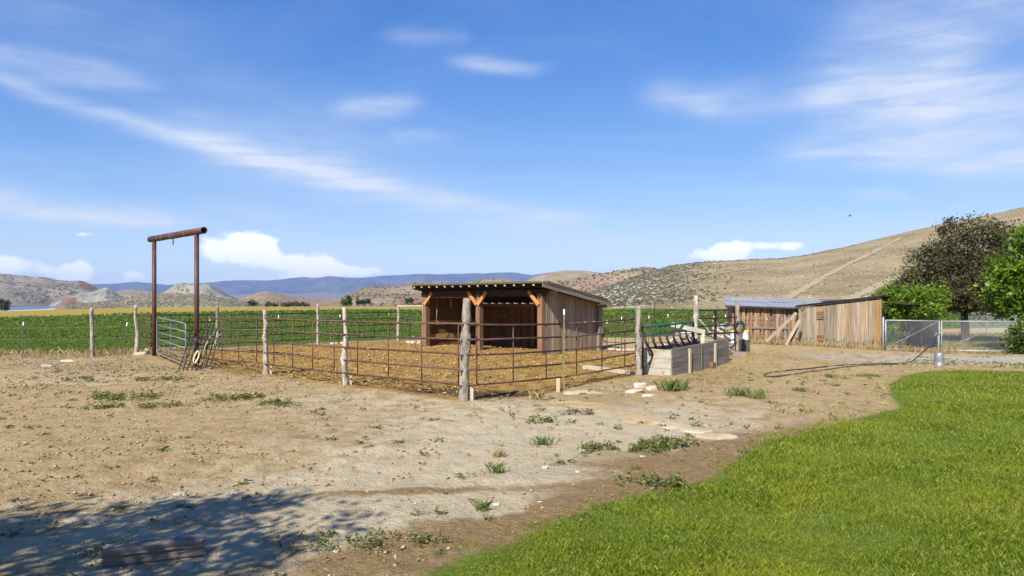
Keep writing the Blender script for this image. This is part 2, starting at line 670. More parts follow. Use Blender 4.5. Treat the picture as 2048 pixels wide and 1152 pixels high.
mk('shaded_beam', [(0.035, 0.018, 0.012), (0.075, 0.038, 0.024)], 5, (0.16, 2, 2), bump=0.4, bdist=0.006, rnd=0.15)  # darker copy of the beam timber, roof shade put into the colour
mk('honey_board', [(0.20, 0.12, 0.055), (0.36, 0.215, 0.095), (0.44, 0.29, 0.15)], 5, (0.16, 2.2, 2.2), bump=0.4, bdist=0.006, rnd=0.12)
mk('beam_wood', [(0.10, 0.05, 0.028), (0.21, 0.11, 0.06), (0.30, 0.18, 0.10)], 5, (0.16, 2, 2), bump=0.4, bdist=0.006, rnd=0.15)
mk('slab_board', [(0.10, 0.06, 0.036), (0.26, 0.145, 0.075), (0.37, 0.25, 0.15)], 3.4, (0.35, 1.8, 1.8), bump=0.8, bdist=0.02, rnd=0.30, spots=(0.42, 0.37, 0.30), spot_scale=3.2, spot_lo=0.6)
mk('bunk_light', [(0.25, 0.215, 0.165), (0.42, 0.375, 0.30), (0.52, 0.47, 0.39)], 4, (0.2, 2, 2), bump=0.3, bdist=0.005, rnd=0.10, spots=(0.36, 0.205, 0.075), spot_scale=2.2, spot_lo=0.55)
mk('bunk_grey', [(0.10, 0.082, 0.064), (0.21, 0.178, 0.142), (0.31, 0.265, 0.215)], 4, (0.2, 2, 2), bump=0.3, bdist=0.005, rnd=0.15)
mk('pale_timber', [(0.38, 0.31, 0.20), (0.56, 0.47, 0.33)], 4, (0.2, 2, 2), bump=0.25, bdist=0.004, rnd=0.08)
mk('dark_timber', [(0.10, 0.085, 0.07), (0.20, 0.17, 0.135), (0.29, 0.25, 0.20)], 6, (0.14, 2.6, 2.6), bump=0.9, bdist=0.02, rnd=0.1)
mk('rust_pipe', [(0.055, 0.028, 0.020), (0.105, 0.052, 0.036), (0.17, 0.090, 0.060)], 9, bump=0.25, bdist=0.004, rough=0.62, rnd=0.18)
mk('arch_pipe', [(0.060, 0.026, 0.020), (0.105, 0.045, 0.034)], 5, bump=0.15, bdist=0.003, rough=0.5, rnd=0.05, spots=(0.17, 0.075, 0.05), spot_scale=6, spot_lo=0.62)
mk('black_pipe', [(0.018, 0.015, 0.014), (0.045, 0.035, 0.030)], 9, bump=0.2, bdist=0.003, rough=0.5, rnd=0.15)
mk('galvanised', [(0.33, 0.34, 0.35), (0.46, 0.465, 0.475)], 12, bump=0.1, bdist=0.002, rough=0.5, metallic=0.25, rnd=0.08)
mk('gate_grey', [(0.16, 0.165, 0.175), (0.26, 0.265, 0.28)], 10, bump=0.15, bdist=0.003, rough=0.5, metallic=0.4, rnd=0.05, spots=(0.22, 0.16, 0.11), spot_scale=5, spot_lo=0.66)
mk('green_paint', [(0.010, 0.075, 0.055), (0.018, 0.115, 0.085)], 8, bump=0.1, bdist=0.002, rough=0.45, rnd=0.05)
mk('t_post_green', [(0.045, 0.050, 0.028), (0.085, 0.085, 0.045)], 9, bump=0.2, bdist=0.002, rough=0.6, rnd=0.25, spots=(0.14, 0.07, 0.04), spot_scale=6, spot_lo=0.6)
mk('t_post_olive', [(0.15, 0.14, 0.06), (0.24, 0.21, 0.10)], 9, bump=0.2, bdist=0.002, rough=0.6, rnd=0.1)
mk('white_paint', [(0.66, 0.66, 0.63), (0.80, 0.80, 0.78)], 10, bump=0.1, bdist=0.002, rough=0.6, rnd=0.05)
mk('yellow_plastic', [(0.62, 0.44, 0.02), (0.75, 0.56, 0.05)], 5, bump=0, rough=0.4, rnd=0)
mk('white_plastic', [(0.68, 0.69, 0.74), (0.78, 0.79, 0.83)], 5, bump=0, rough=0.4, rnd=0)
mk('zinc', [(0.20, 0.20, 0.205), (0.30, 0.295, 0.295)], 8, bump=0.15, bdist=0.003, rough=0.5, metallic=0.4, rnd=0, spots=(0.34, 0.27, 0.2), spot_scale=5, spot_lo=0.6)
mk('roof_felt', [(0.065, 0.070, 0.040), (0.12, 0.122, 0.075)], 8, bump=0.4, bdist=0.006, rough=0.95, rnd=0.05)
mk('roof_metal', [(0.24, 0.25, 0.27), (0.36, 0.37, 0.385)], 3, (0.3, 2, 1), bump=0.15, bdist=0.004, rough=0.6, metallic=0.15, rnd=0.12, spots=(0.12, 0.095, 0.075), spot_scale=1.1, spot_lo=0.58)
mk('tar_shade_black', [(0.025, 0.022, 0.02), (0.06, 0.052, 0.045)], 5, bump=0.3, bdist=0.006, rnd=0.1)  # black for the roof edges and for boards that paint in deep shade
mk('rope', [(0.40, 0.33, 0.20), (0.58, 0.50, 0.34)], 30, bump=0.5, bdist=0.004, rnd=0.1)
mk('purple_web', [(0.20, 0.06, 0.22), (0.34, 0.12, 0.34)], 20, bump=0.2, bdist=0.003, rnd=0)
mk('bone', [(0.44, 0.37, 0.25), (0.62, 0.55, 0.42)], 12, bump=0.3, bdist=0.004, rnd=0.1)
mk('hose_black', [(0.018, 0.020, 0.020), (0.04, 0.042, 0.042)], 8, bump=0, rough=0.45, rnd=0)
mk('hose_green', [(0.012, 0.055, 0.03), (0.03, 0.10, 0.055)], 8, bump=0, rough=0.45, rnd=0)
mk('pale_rock', [(0.34, 0.285, 0.20), (0.48, 0.42, 0.33), (0.60, 0.545, 0.45)], 6, bump=0.5, bdist=0.02, rnd=0.1)
mk('flag_stone', [(0.33, 0.235, 0.125), (0.45, 0.35, 0.215), (0.54, 0.46, 0.33)], 3, bump=0.5, bdist=0.012, rnd=0.12)
mk('flag_tan', [(0.27, 0.17, 0.07), (0.40, 0.27, 0.125), (0.48, 0.36, 0.20)], 3, bump=0.5, bdist=0.012, rnd=0.12)
mk('grey_rock', [(0.26, 0.22, 0.17), (0.40, 0.35, 0.28), (0.50, 0.45, 0.38)], 8, bump=0.6, bdist=0.02, rnd=0.2)
mk('bark', [(0.055, 0.042, 0.034), (0.11, 0.09, 0.075)], 9, (1, 1, 0.3), bump=0.8, bdist=0.02, rnd=0.1)
mk('log_wood', [(0.22, 0.18, 0.14), (0.38, 0.33, 0.27), (0.50, 0.46, 0.40)], 6, (0.3, 1.6, 1.6), bump=0.6, bdist=0.02, rnd=0.32)
mk('brick_red', [(0.22, 0.08, 0.045), (0.34, 0.13, 0.075)], 9, bump=0.3, bdist=0.005, rnd=0.2)
mk('bird_dark', [(0.02, 0.02, 0.025), (0.05, 0.05, 0.055)], 9, bump=0, rnd=0)

mk_leaf('lawn_grass', [(0.0, (0.068, 0.115, 0.008)), (0.45, (0.185, 0.270, 0.0145)), (0.78, (0.275, 0.350, 0.025)), (1.0, (0.58, 0.48, 0.14))], 0.5, 0.55, (0.345, 0.370, 0.033), 0.6)
mk_leaf('crop_leaf', [(0.0, (0.080, 0.135, 0.018)), (0.6, (0.125, 0.195, 0.026)), (1.0, (0.19, 0.25, 0.042))], 0.5, 0.6, (0.155, 0.205, 0.028), 0.10)
mk_leaf('dry_grass', [(0.0, (0.24, 0.17, 0.07)), (0.6, (0.42, 0.31, 0.13)), (1.0, (0.52, 0.42, 0.22))], 0.25, 0.7)
mk_leaf('weed_leaf', [(0.0, (0.065, 0.078, 0.018)), (0.6, (0.14, 0.16, 0.038)), (1.0, (0.24, 0.235, 0.08))], 0.25, 0.6)
mk_leaf('grey_weed', [(0.0, (0.11, 0.10, 0.05)), (0.6, (0.20, 0.18, 0.10)), (1.0, (0.32, 0.27, 0.16))], 0.2, 0.7)
mk_leaf('tuft_green', [(0.0, (0.07, 0.11, 0.02)), (0.6, (0.15, 0.20, 0.045)), (1.0, (0.33, 0.30, 0.12))], 0.3, 0.6)
mk_leaf('plum_leaf', [(0.0, (0.035, 0.026, 0.018)), (0.35, (0.080, 0.058, 0.036)), (0.55, (0.085, 0.090, 0.028)), (0.85, (0.165, 0.165, 0.038)), (1.0, (0.30, 0.25, 0.19))], 0.2, 0.40)
mk_leaf('maple_leaf', [(0.0, (0.045, 0.095, 0.008)), (0.5, (0.115, 0.205, 0.014)), (1.0, (0.22, 0.33, 0.03))], 0.4, 0.45)
mk_leaf('vine_leaf', [(0.0, (0.055, 0.11, 0.010)), (0.5, (0.135, 0.225, 0.018)), (1.0, (0.25, 0.35, 0.035))], 0.4, 0.5)
mk_leaf('shrub_leaf', [(0.0, (0.045, 0.085, 0.014)), (0.6, (0.10, 0.165, 0.026)), (1.0, (0.22, 0.26, 0.07))], 0.35, 0.5)
mk_leaf('sage_leaf', [(0.0, (0.035, 0.048, 0.028)), (0.6, (0.075, 0.092, 0.052)), (1.0, (0.14, 0.155, 0.095))], 0.2, 0.7)
mk_leaf('dark_tree_leaf', [(0.0, (0.018, 0.035, 0.012)), (0.6, (0.042, 0.07, 0.022)), (1.0, (0.085, 0.11, 0.04))], 0.25, 0.6)
mk_leaf('hill_shrub', [(0.0, (0.045, 0.042, 0.025)), (0.6, (0.085, 0.078, 0.045)), (1.0, (0.16, 0.14, 0.085))], 0.0, 0.9)
mk_leaf('juniper', [(0.0, (0.022, 0.026, 0.014)), (0.6, (0.045, 0.048, 0.026)), (1.0, (0.08, 0.078, 0.045))], 0.0, 0.9)
mk_leaf('pebble', [(0.0, (0.20, 0.15, 0.09)), (0.5, (0.36, 0.285, 0.18)), (0.9, (0.46, 0.385, 0.27)), (1.0, (0.62, 0.56, 0.45))], 0.0, 0.9)
mk_leaf('clod', [(0.0, (0.14, 0.08, 0.025)), (0.5, (0.28, 0.17, 0.055)), (1.0, (0.42, 0.28, 0.11))], 0.0, 0.95)
mk_leaf('dirt_clod', [(0.0, (0.16, 0.11, 0.052)), (0.6, (0.30, 0.215, 0.108)), (1.0, (0.42, 0.32, 0.175))], 0.0, 0.95)
#==PART2==

# ================================================================== THE GROUND
def ground_material():
    m = bpy.data.materials.new('ground_soil')
    m.use_nodes = True
    k = NT(m.node_tree)
    bs = k.n['Principled BSDF']
    pos = k.node('ShaderNodeNewGeometry').outputs['Position']
    big = k.noise(pos, 0.35, 5, 0.6, 0.4)
    mid = k.noise(pos, 2.2, 6, 0.62, 0.3)
    fin = k.noise(pos, 14.0, 6, 0.65)
    tiny = k.noise(pos, 55.0, 4, 0.7)

    def zone(name, lo=-0.4, hi=0.4, amp=1.0):
        a = k.node('ShaderNodeAttribute', attribute_name=name).outputs['Fac']
        n = k.math('ADD', k.math('MULTIPLY', k.math('SUBTRACT', mid, 0.5), 1.6 * amp), k.math('MULTIPLY', k.math('SUBTRACT', fin, 0.5), 0.9 * amp))
        return k.smooth(k.math('ADD', a, n), lo, hi)

    dirt = k.ramp(mid, [(0.25, (0.29, 0.192, 0.085)), (0.5, (0.465, 0.330, 0.160)), (0.75, (0.55, 0.415, 0.225))])
    dirt = k.mix(k.math('MULTIPLY', k.smooth(fin, 0.46, 0.66), 0.45), dirt, (0.17, 0.110, 0.050))
    dirt = k.mix(k.math('MULTIPLY', k.smooth(tiny, 0.62, 0.72), 0.5), dirt, (0.50, 0.43, 0.32))
    crumb = k.smooth(k.noise(pos, 27.0, 4, 0.72), 0.56, 0.66)
    crumb2 = k.smooth(k.noise(pos, 9.0, 5, 0.7, off=(3.1, 8.7, 0)), 0.55, 0.68)
    dirt = k.mix(k.math('MULTIPLY', crumb, 0.55), dirt, (0.135, 0.088, 0.042))
    dirt = k.mix(k.math('MULTIPLY', crumb2, 0.40), dirt, (0.17, 0.112, 0.055))
    pale = k.ramp(mid, [(0.25, (0.43, 0.34, 0.205)), (0.7, (0.60, 0.50, 0.325))])
    pale = k.mix(k.math('MULTIPLY', k.smooth(fin, 0.55, 0.7), 0.35), pale, (0.29, 0.22, 0.14))
    pale = k.mix(k.math('MULTIPLY', crumb, 0.32), pale, (0.19, 0.14, 0.085))
    c = k.mix(zone('pale', 0.1, 0.9), dirt, pale)
    brown = k.ramp(fin, [(0.3, (0.20, 0.128, 0.052)), (0.7, (0.35, 0.238, 0.112))])
    c = k.mix(zone('brown', 0.15, 0.75), c, brown)
    straw = k.ramp(fin, [(0.3, (0.26, 0.175, 0.075)), (0.7, (0.44, 0.325, 0.15))])
    c = k.mix(k.math('MULTIPLY', zone('straw', 0.2, 1.0), 0.9), c, straw)
    muck = k.ramp(k.math('ADD', k.math('MULTIPLY', mid, 0.6), k.math('MULTIPLY', fin, 0.4)),
                  [(0.36, (0.13, 0.066, 0.016)), (0.5, (0.34, 0.200, 0.052)), (0.64, (0.47, 0.305, 0.10))])
    c = k.mix(zone('arena', -0.15, 0.35, 0.4), c, muck)
    dark_patch = k.ramp(fin, [(0.3, (0.055, 0.034, 0.018)), (0.7, (0.115, 0.070, 0.034))])
    c = k.mix(k.math('MULTIPLY', zone('dark_patch', 0.3, 0.9), 0.85), c, dark_patch)
    vor = k.node('ShaderNodeTexVoronoi')
    k.l.new(pos, vor.inputs['Vector']); vor.inputs['Scale'].default_value = 22.0
    grav = k.ramp(k.math('ADD', k.math('MULTIPLY', vor.outputs['Distance'], 0.6), k.math('MULTIPLY', mid, 0.5)),
                  [(0.25, (0.58, 0.53, 0.43)), (0.6, (0.42, 0.36, 0.27)), (0.9, (0.24, 0.195, 0.13))])
    c = k.mix(zone('gravel', 0.1, 0.7), c, grav)
    under = k.ramp(fin, [(0.3, (0.09, 0.13, 0.014)), (0.7, (0.175, 0.225, 0.028))])
    c = k.mix(zone('lawn', -0.05, 0.25, 0.25), c, under)
    fgreen = k.ramp(mid, [(0.3, (0.060, 0.105, 0.016)), (0.7, (0.125, 0.175, 0.028))])
    fy = k.ramp(big, [(0.3, (0.26, 0.20, 0.030)), (0.7, (0.36, 0.255, 0.055))])
    fcol = k.mix(zone('yellow', 0.2, 0.8, 0.5), fgreen, fy)
    c = k.mix(zone('field', -0.1, 0.3, 0.5), c, fcol)
    scr = k.ramp(mid, [(0.3, (0.17, 0.145, 0.075)), (0.7, (0.30, 0.255, 0.150))])
    c = k.mix(zone('scrub', 0.2, 0.8, 0.3), c, scr)
    k.l.new(c, bs.inputs['Base Color'])
    bs.inputs['Roughness'].default_value = 0.95
    bs.inputs['Specular IOR Level'].default_value = 0.15
    h = k.math('ADD', k.math('MULTIPLY', fin, 1.0), k.math('MULTIPLY', tiny, 0.5))
    h = k.math('ADD', h, k.math('MULTIPLY', mid, 1.2))
    bp = k.node('ShaderNodeBump')
    bp.inputs['Strength'].default_value = 0.9
    bp.inputs['Distance'].default_value = 0.075
    k.l.new(h, bp.inputs['Height'])
    k.l.new(bp.outputs[0], bs.inputs['Normal'])
    return m


def gauss(x, y, px, py, sx, sy, ang=0):
    cx, cy = G(px, py)
    c, s = math.cos(ang), math.sin(ang)
    dx, dy = x - cx, y - cy
    a = (dx * c + dy * s) / sx; b = (-dx * s + dy * c) / sy
    return np.exp(-(a * a + b * b))


def zones(x, y):
    r = np.hypot(x, y)
    z = {}
    ld = poly_dist(x, y, LAWN)
    z['lawn'] = np.clip(ld / 0.5, -3, 3)
    ad = poly_dist(x, y, ARENA)
    z['arena'] = np.clip((ad + 0.25) / 0.8, -3, 3)
    z['pale'] = np.clip(1.1 * gauss(x, y, 1050, 880, 3.2, 3.6) + 0.9 * gauss(x, y, 900, 980, 2.2, 1.5) + 0.7 * gauss(x, y, 300, 1080, 3, 2)
                        + 0.6 * gauss(x, y, 1350, 830, 2.6, 2.6) + 0.5 * gauss(x, y, 60, 760, 5, 2) + 0.5 * gauss(x, y, 700, 800, 3, 2), 0, 1.2) - 0.05
    strip = (1 - sstep(-ld + 0.5 * fbm(x * 0.8, y * 0.8, 3, 27), 0.45, 1.2)) * (1 - sstep(y, 9.5, 15))
    z['brown'] = np.clip(strip + 0.9 * gauss(x, y, 850, 985, 1.5, 0.16, 0.1) + 0.7 * gauss(x, y, 1300, 930, 1.4, 1.0) + 0.15 * gauss(x, y, 1650, 800, 2.5, 3), 0, 1)
    z['straw'] = np.clip(gauss(x, y, 1430, 750, 1.6, 3.5, -0.5) + 0.9 * gauss(x, y, 1560, 715, 5, 2.5) + 0.8 * gauss(x, y, 1180, 800, 1.2, 1.4)
                         + 0.8 * gauss(x, y, 340, 720, 2.5, 2) + 0.5 * gauss(x, y, 100, 712, 9, 1.6) + 0.5 * gauss(x, y, 30, 820, 1.2, 0.5), 0, 1.1)
    z['dark_patch'] = np.clip(gauss(x, y, 870, 783, 1.3, 0.7, -0.5) + gauss(x, y, 1010, 782, 1.0, 0.7, 0.6) + 0.6 * gauss(x, y, 480, 745, 2.5, 0.6, -0.75), 0, 1)  # darker brown patches by the near pen corner and left fence
    u = x / np.maximum(y, 0.5)
    gy = 27.0 - 0.55 * np.clip(x - 14, -10, 20) * 0.35
    z['gravel'] = np.where((x > 9) & (y > 3), np.exp(-((y - gy) / 2.2) ** 2) * sstep(x, 9, 14) * 1.1, 0) + 0.35 * gauss(x, y, 1380, 870, 1.0, 1.2) - 0.05
    fd = poly_dist(x, y, FIELD)
    z['field'] = np.clip(fd / 2.0, -3, 3)
    yi = np.interp(u * F + 1024, [-200, 0, 400, 800, 1000], [95, 106, 140, 178, 200])
    z['yellow'] = np.clip(sstep(r / yi, 0.93, 1.06) + 0.55 * np.exp(-((r / yi - 0.72) / 0.05) ** 2), 0, 1) * (1 - sstep(u, 0.10, 0.2))
    z['scrub'] = np.where(fd < 0, sstep(r, 60, 110), 0)
    return z


def build_ground():
    a1 = np.linspace(R(-46), R(46), 430)
    a2 = np.linspace(R(46), R(314), 70)[1:-1]
    ang = np.concatenate([a1, a2])
    r1 = np.geomspace(1.2, 62, 430)
    r2 = np.geomspace(62, 11500, 90)[1:]
    rr = np.concatenate([[0.4], r1, r2])
    A, RR = np.meshgrid(ang, rr)
    x = RR * np.sin(A); y = RR * np.cos(A)
    z = gbase(x, y)
    zn = zones(x, y)
    near = 1 - sstep(RR, 40, 70)
    bare = np.clip(1 - sstep(zn['lawn'], -0.2, 0.6), 0, 1)
    ar = np.clip(zn['arena'], 0, 1)
    z = z + near * bare * ((0.03 + 0.02 * ar) * fbm(x * 1.6, y * 1.6, 3, 3) + (0.02 + 0.03 * ar) * fbm(x * 6, y * 6, 2, 8))
    z = z - 0.012 * (1 - bare) * near
    v = np.stack([x, y, z], -1).reshape(-1, 3)
    f = grid_faces(len(rr), len(ang), True)
    # centre fan closes the sheet under the camera
    me = np_mesh('ground', v, f[:, ::-1], {n: a.ravel() for n, a in zn.items()})
    o = link('ground', me, ground_material(), None, True)
    tag(o, 'dry tan dirt yard running out to the fields', kind='structure')
    return o


build_ground()


# ------------------------------------------------------------------ field, lawn and other ground cover
def scatter(n, xr, yr, test, rg, power=1.0):
    x = rg.uniform(xr[0], xr[1], n)
    y = yr[0] + (yr[1] - yr[0]) * rg.random(n) ** power
    k = test(x, y)
    return x[k], y[k]


def in_view(x, y, pad=1.5):
    return np.abs(x) < y * (1024 / F) * 1.06 + pad


def stuff(name, v, f, r, mat, label):
    o = link(name, np_mesh(name, v, f, {'rnd': r}), mat)
    tag(o, label, kind='stuff')
    return o


def build_lawn():
    rg = np.random.default_rng(11)
    parts = []
    for y0, y1, dens, h, w in ((3.2, 7.0, 5200, 0.032, 0.0046), (7.0, 10.0, 3000, 0.034, 0.0065), (10.0, 15.0, 1250, 0.038, 0.011), (15.0, 24.0, 460, 0.042, 0.019)):
        xmax = y1 * 0.80 + 3.6
        n = int(dens * (xmax + 2) * (y1 - y0))
        def ok(x, y):
            d = poly_dist(x, y, LAWN) + 0.30 * fbm(x * 1.7, y * 1.7, 3, 21) + 0.28 * fbm(x * 5, y * 5, 3, 22) + 0.10
            keep = rg.random(len(x)) < np.clip(0.25 + d * 1.6, 0, 1) * (d > -0.15)
            return keep & in_view(x, y, 2.8)
        x, y = scatter(n, (-2, xmax), (y0, y1), ok, rg)
        z = gbase(x, y) - 0.012
        tall = 1.05 + 1.1 * np.clip(fbm(x * 0.9, y * 0.9, 3, 33), -0.4, 1) + 0.5 * np.clip(fbm(x * 4, y * 4, 2, 35), -0.5, 1)
        parts.append(blades(np.stack([x, y, z], 1), h * tall * rg.uniform(0.6, 1.3, len(x)), w, 0.85, rg))
    v, f, r = join_np(parts)
    stuff('lawn_grass', v, f, r, M['lawn_grass'], 'short bright green mown lawn grass')


build_lawn()


def build_field():
    rg = np.random.default_rng(12)
    parts = []
    fgrid = []
    for y0, y1, dens, s in ((26, 38, 120, 0.085), (38, 60, 52, 0.13), (60, 100, 13.0, 0.26), (100, 165, 3.0, 0.5)):
        xm = y1 * 0.78 + 2
        n = int(dens * 2 * xm * (y1 - y0))
        def ok(x, y):
            d = poly_dist(x, y, FIELD) + 0.7 * fbm(x * 0.8, y * 0.8, 3, 41)
            return (d > 0.4) & in_view(x, y, 1)
        x, y = scatter(n, (-xm, xm), (y0, y1), ok, rg)
        yel = zones(x, y)['yellow'] > rg.random(len(x))
        x, y = x[~yel], y[~yel]
        hh = 0.26 + 0.16 * fbm(x * 0.5, y * 0.5, 3, 43)
        z = gbase(x, y) + hh * rg.uniform(0.25, 1.0, len(x))
        l = s * rg.uniform(0.6, 1.3, len(x))
        parts.append(cards(np.stack([x, y, z], 1), l, l * 0.55, None, 0.75, None, rg))
    v, f, r = join_np(parts)
    stuff('field_crop', v, f, r, M['crop_leaf'], 'green leafy forage crop filling the field')


build_field()


def build_ground_cover():
    rg = np.random.default_rng(13)
    lawn = lambda x, y: poly_dist(x, y, LAWN)
    # dry grass along the foot of the field and round the old shed
    parts = []
    x = rg.uniform(-30, -12, 9000); y = rg.uniform(26.5, 32, 9000)
    fd = poly_dist(x, y, FIELD); ad = poly_dist(x, y, ARENA)
    k = (np.abs(fd + 0.35) < 0.9 + 0.5 * fbm(x, y, 2, 3)) & (ad < -0.1)
    x, y = x[k], y[k]
    parts.append(blades(np.stack([x, y, gbase(x, y)], 1), rg.uniform(0.06, 0.30, len(x)), 0.010, 0.8, rg))
    x = rg.uniform(9, 22, 14000); y = rg.uniform(29, 36, 14000)
    u = (x - 9.5) / 8.5
    line = 35.2 - np.clip(x - 13.5, 0, 20) * 1.15
    k = (np.abs(y - line + 0.5) < 0.55 + 0.4 * fbm(x, y, 2, 6)) & (x < 18.8)
    x, y = x[k], y[k]
    parts.append(blades(np.stack([x, y, gbase(x, y)], 1), rg.uniform(0.08, 0.32, len(x)), 0.016, 0.6, rg))
    # straw litter
    x = rg.uniform(3, 14, 16000); y = rg.uniform(17, 31, 16000)
    k = (zones(x, y)['straw'] > rg.random(len(x))) & (lawn(x, y) < 0)
    x, y = x[k], y[k]
    parts.append(cards(np.stack([x, y, gbase(x, y) + 0.02], 1), rg.uniform(0.06, 0.2, len(x)), 0.012, None, 0.15, None, rg))
    # scattered bleached tufts on the dirt between the bunk, the path and the lawn
    n = 420
    x = rg.uniform(2, 17, n); y = rg.uniform(13, 28, n)
    k = (lawn(x, y) < -0.1) & (poly_dist(x, y, ARENA) < -0.4) & (fbm(x * 0.5, y * 0.5, 3, 91) > -0.1)
    x, y = np.repeat(x[k], 22), np.repeat(y[k], 22)
    x = x + rg.normal(0, 0.07, len(x)); y = y + rg.normal(0, 0.07, len(y))
    parts.append(blades(np.stack([x, y, gbase(x, y)], 1), rg.uniform(0.02, 0.11, len(x)), 0.009, 0.9, rg))
    v, f, r = join_np(parts)
    stuff('dry_grass', v, f, r, M['dry_grass'], 'bleached dry grass and straw at the field edge and sheds')
    # green weeds at the foot of the plank wall
    parts = []
    x = rg.uniform(9, 19, 12000); y = rg.uniform(29, 37, 12000)
    line = 35.6 - np.clip(x - 13.5, 0, 20) * 1.15
    k = (np.abs(y - line + 0.2) < 0.4 + 0.5 * fbm(x * 0.7, y * 0.7, 2, 9)) & (x < 17.5)
    x, y = x[k], y[k]
    parts.append(cards(np.stack([x, y, gbase(x, y) + rg.uniform(0, 0.4, len(x))], 1), rg.uniform(0.06, 0.16, len(x)), 0.05, None, 0.8, None, rg))
    x = rg.uniform(14, 27, 9000); y = rg.uniform(23, 30.2, 9000)
    k = (lawn(x, y) < 0) & (fbm(x * 0.6, y * 0.9, 3, 19) > 0.12)
    x, y = x[k], y[k]
    parts.append(cards(np.stack([x, y, gbase(x, y) + 0.01], 1), rg.uniform(0.05, 0.13, len(x)), 0.05, None, 0.6, None, rg))
    # yard grass behind the chain link fence
    x = rg.uniform(16, 40, 16000); y = rg.uniform(30.8, 48, 16000)
    parts.append(blades(np.stack([x, y, gbase(x, y)], 1), rg.uniform(0.05, 0.14, len(x)), 0.05, 0.7, rg))
    v, f, r = join_np(parts)
    stuff('shed_weeds', v, f, r, M['tuft_green'], 'low green weeds and rough grass round the old sheds')
    # little weeds sprinkled through the bare dirt: rosettes of a few leaves
    n = 2600
    x = rg.uniform(-16, 12, n); y = 4.5 + 18 * rg.random(n) ** 1.2
    dens = 0.5 + 0.8 * fbm(x * 0.45, y * 0.45, 3, 51)
    k = (lawn(x, y) < 0.05) & (poly_dist(x, y, ARENA) < -0.5) & in_view(x, y) & (rg.random(n) < dens * 0.6)
    x, y = x[k], y[k]
    m = 16
    px = np.repeat(x, m); py = np.repeat(y, m)
    sz = np.repeat(rg.uniform(0.25, 1.0, len(x)) ** 2, m)
    px = px + rg.normal(0, 0.045, len(px)) * sz; py = py + rg.normal(0, 0.045, len(py)) * sz
    a = cards(np.stack([px, py, gbase(px, py) + 0.012 + 0.02 * rg.random(len(px))], 1), 0.075 * sz + 0.012, 0.028 * sz + 0.006, None, 0.55, None, rg)
    stuff('small_weeds', *a, M['weed_leaf'], 'small dusty green weeds sprinkled over the bare dirt')
    # greyish dead weed litter along the left
    n = 17000
    x = rg.uniform(-24, -6, n); y = rg.uniform(17, 28.5, n)
    k = (poly_dist(x, y, ARENA) < -0.6) & (fbm(x * 0.5, y * 0.8, 3, 61) + 0.5 * sstep(y, 20, 27) > 0.22)
    x, y = x[k], y[k]
    a = cards(np.stack([x, y, gbase(x, y) + 0.02], 1), rg.uniform(0.03, 0.12, len(x)), 0.025, None, 0.5, None, rg)
    stuff('dead_weeds', *a, M['grey_weed'], 'greyish dead weed litter on the dirt below the field')

    # loose stones and clods: squashed eight-sided lumps
    def lumps(x, y, s):
        n = len(x)
        z = gbase(x, y)
        base = np.array([[1, 0, 0], [0, 1, 0], [-1, 0, 0], [0, -1, 0], [0, 0, .8], [0, 0, -.5]])
        v = base[None] * (s[:, None, None] * rg.uniform(0.55, 1.3, (n, 6, 1)))
        th = rg.uniform(0, 6.28, n); c, q = np.cos(th)[:, None], np.sin(th)[:, None]
        vx = v[..., 0] * c - v[..., 1] * q * 0.8; vy = v[..., 0] * q + v[..., 1] * c * 0.8
        v = np.stack([vx + x[:, None], vy + y[:, None], v[..., 2] * 0.75 + z[:, None] + s[:, None] * 0.15], -1)
        t = np.array([[0, 1, 4], [1, 2, 4], [2, 3, 4], [3, 0, 4], [1, 0, 5], [2, 1, 5], [3, 2, 5], [0, 3, 5]])
        f = (np.arange(n)[:, None, None] * 6 + t[None]).reshape(-1, 3)
        return v.reshape(-1, 3), f, np.repeat(rg.random(n), 6)
    n = 9000
    x = rg.uniform(-15, 14, n); y = 4.3 + 20 * rg.random(n) ** 1.5
    k = (lawn(x, y) < -0.02) & (poly_dist(x, y, ARENA) < -0.2) & in_view(x, y)
    x, y = x[k], y[k]
    a = lumps(x, y, 0.005 + 0.022 * rg.random(len(x)) ** 6)
    stuff('pebbles', *a, M['pebble'], 'pale pebbles scattered over the dirt')
    n = 70000
    x = rg.uniform(-15, 10, n); y = 4.3 + 20 * rg.random(n) ** 1.5
    k = (lawn(x, y) < -0.02) & (poly_dist(x, y, ARENA) < 0) & in_view(x, y) & (1.3 * fbm(x * 0.7, y * 0.7, 4, 71) - 0.07 * x > rg.uniform(-0.5, 0.7, n))
    x, y = x[k], y[k]
    a = lumps(x, y, (0.006 + 0.034 * rg.random(len(x)) ** 6) * (0.7 + 0.04 * y))
    stuff('dirt_clods', *a, M['dirt_clod'], 'crumbled dirt clods in the yard')
    n = 26000
    x = rg.uniform(-16, 9, n); y = rg.uniform(15, 39, n)
    k = (poly_dist(x, y, ARENA) > 0.1)
    x, y = x[k], y[k]
    a = lumps(x, y, 0.015 + 0.07 * rg.random(len(x)) ** 3)
    stuff('manure_clods', *a, M['clod'], 'trampled brown manure clods inside the pen')


build_ground_cover()

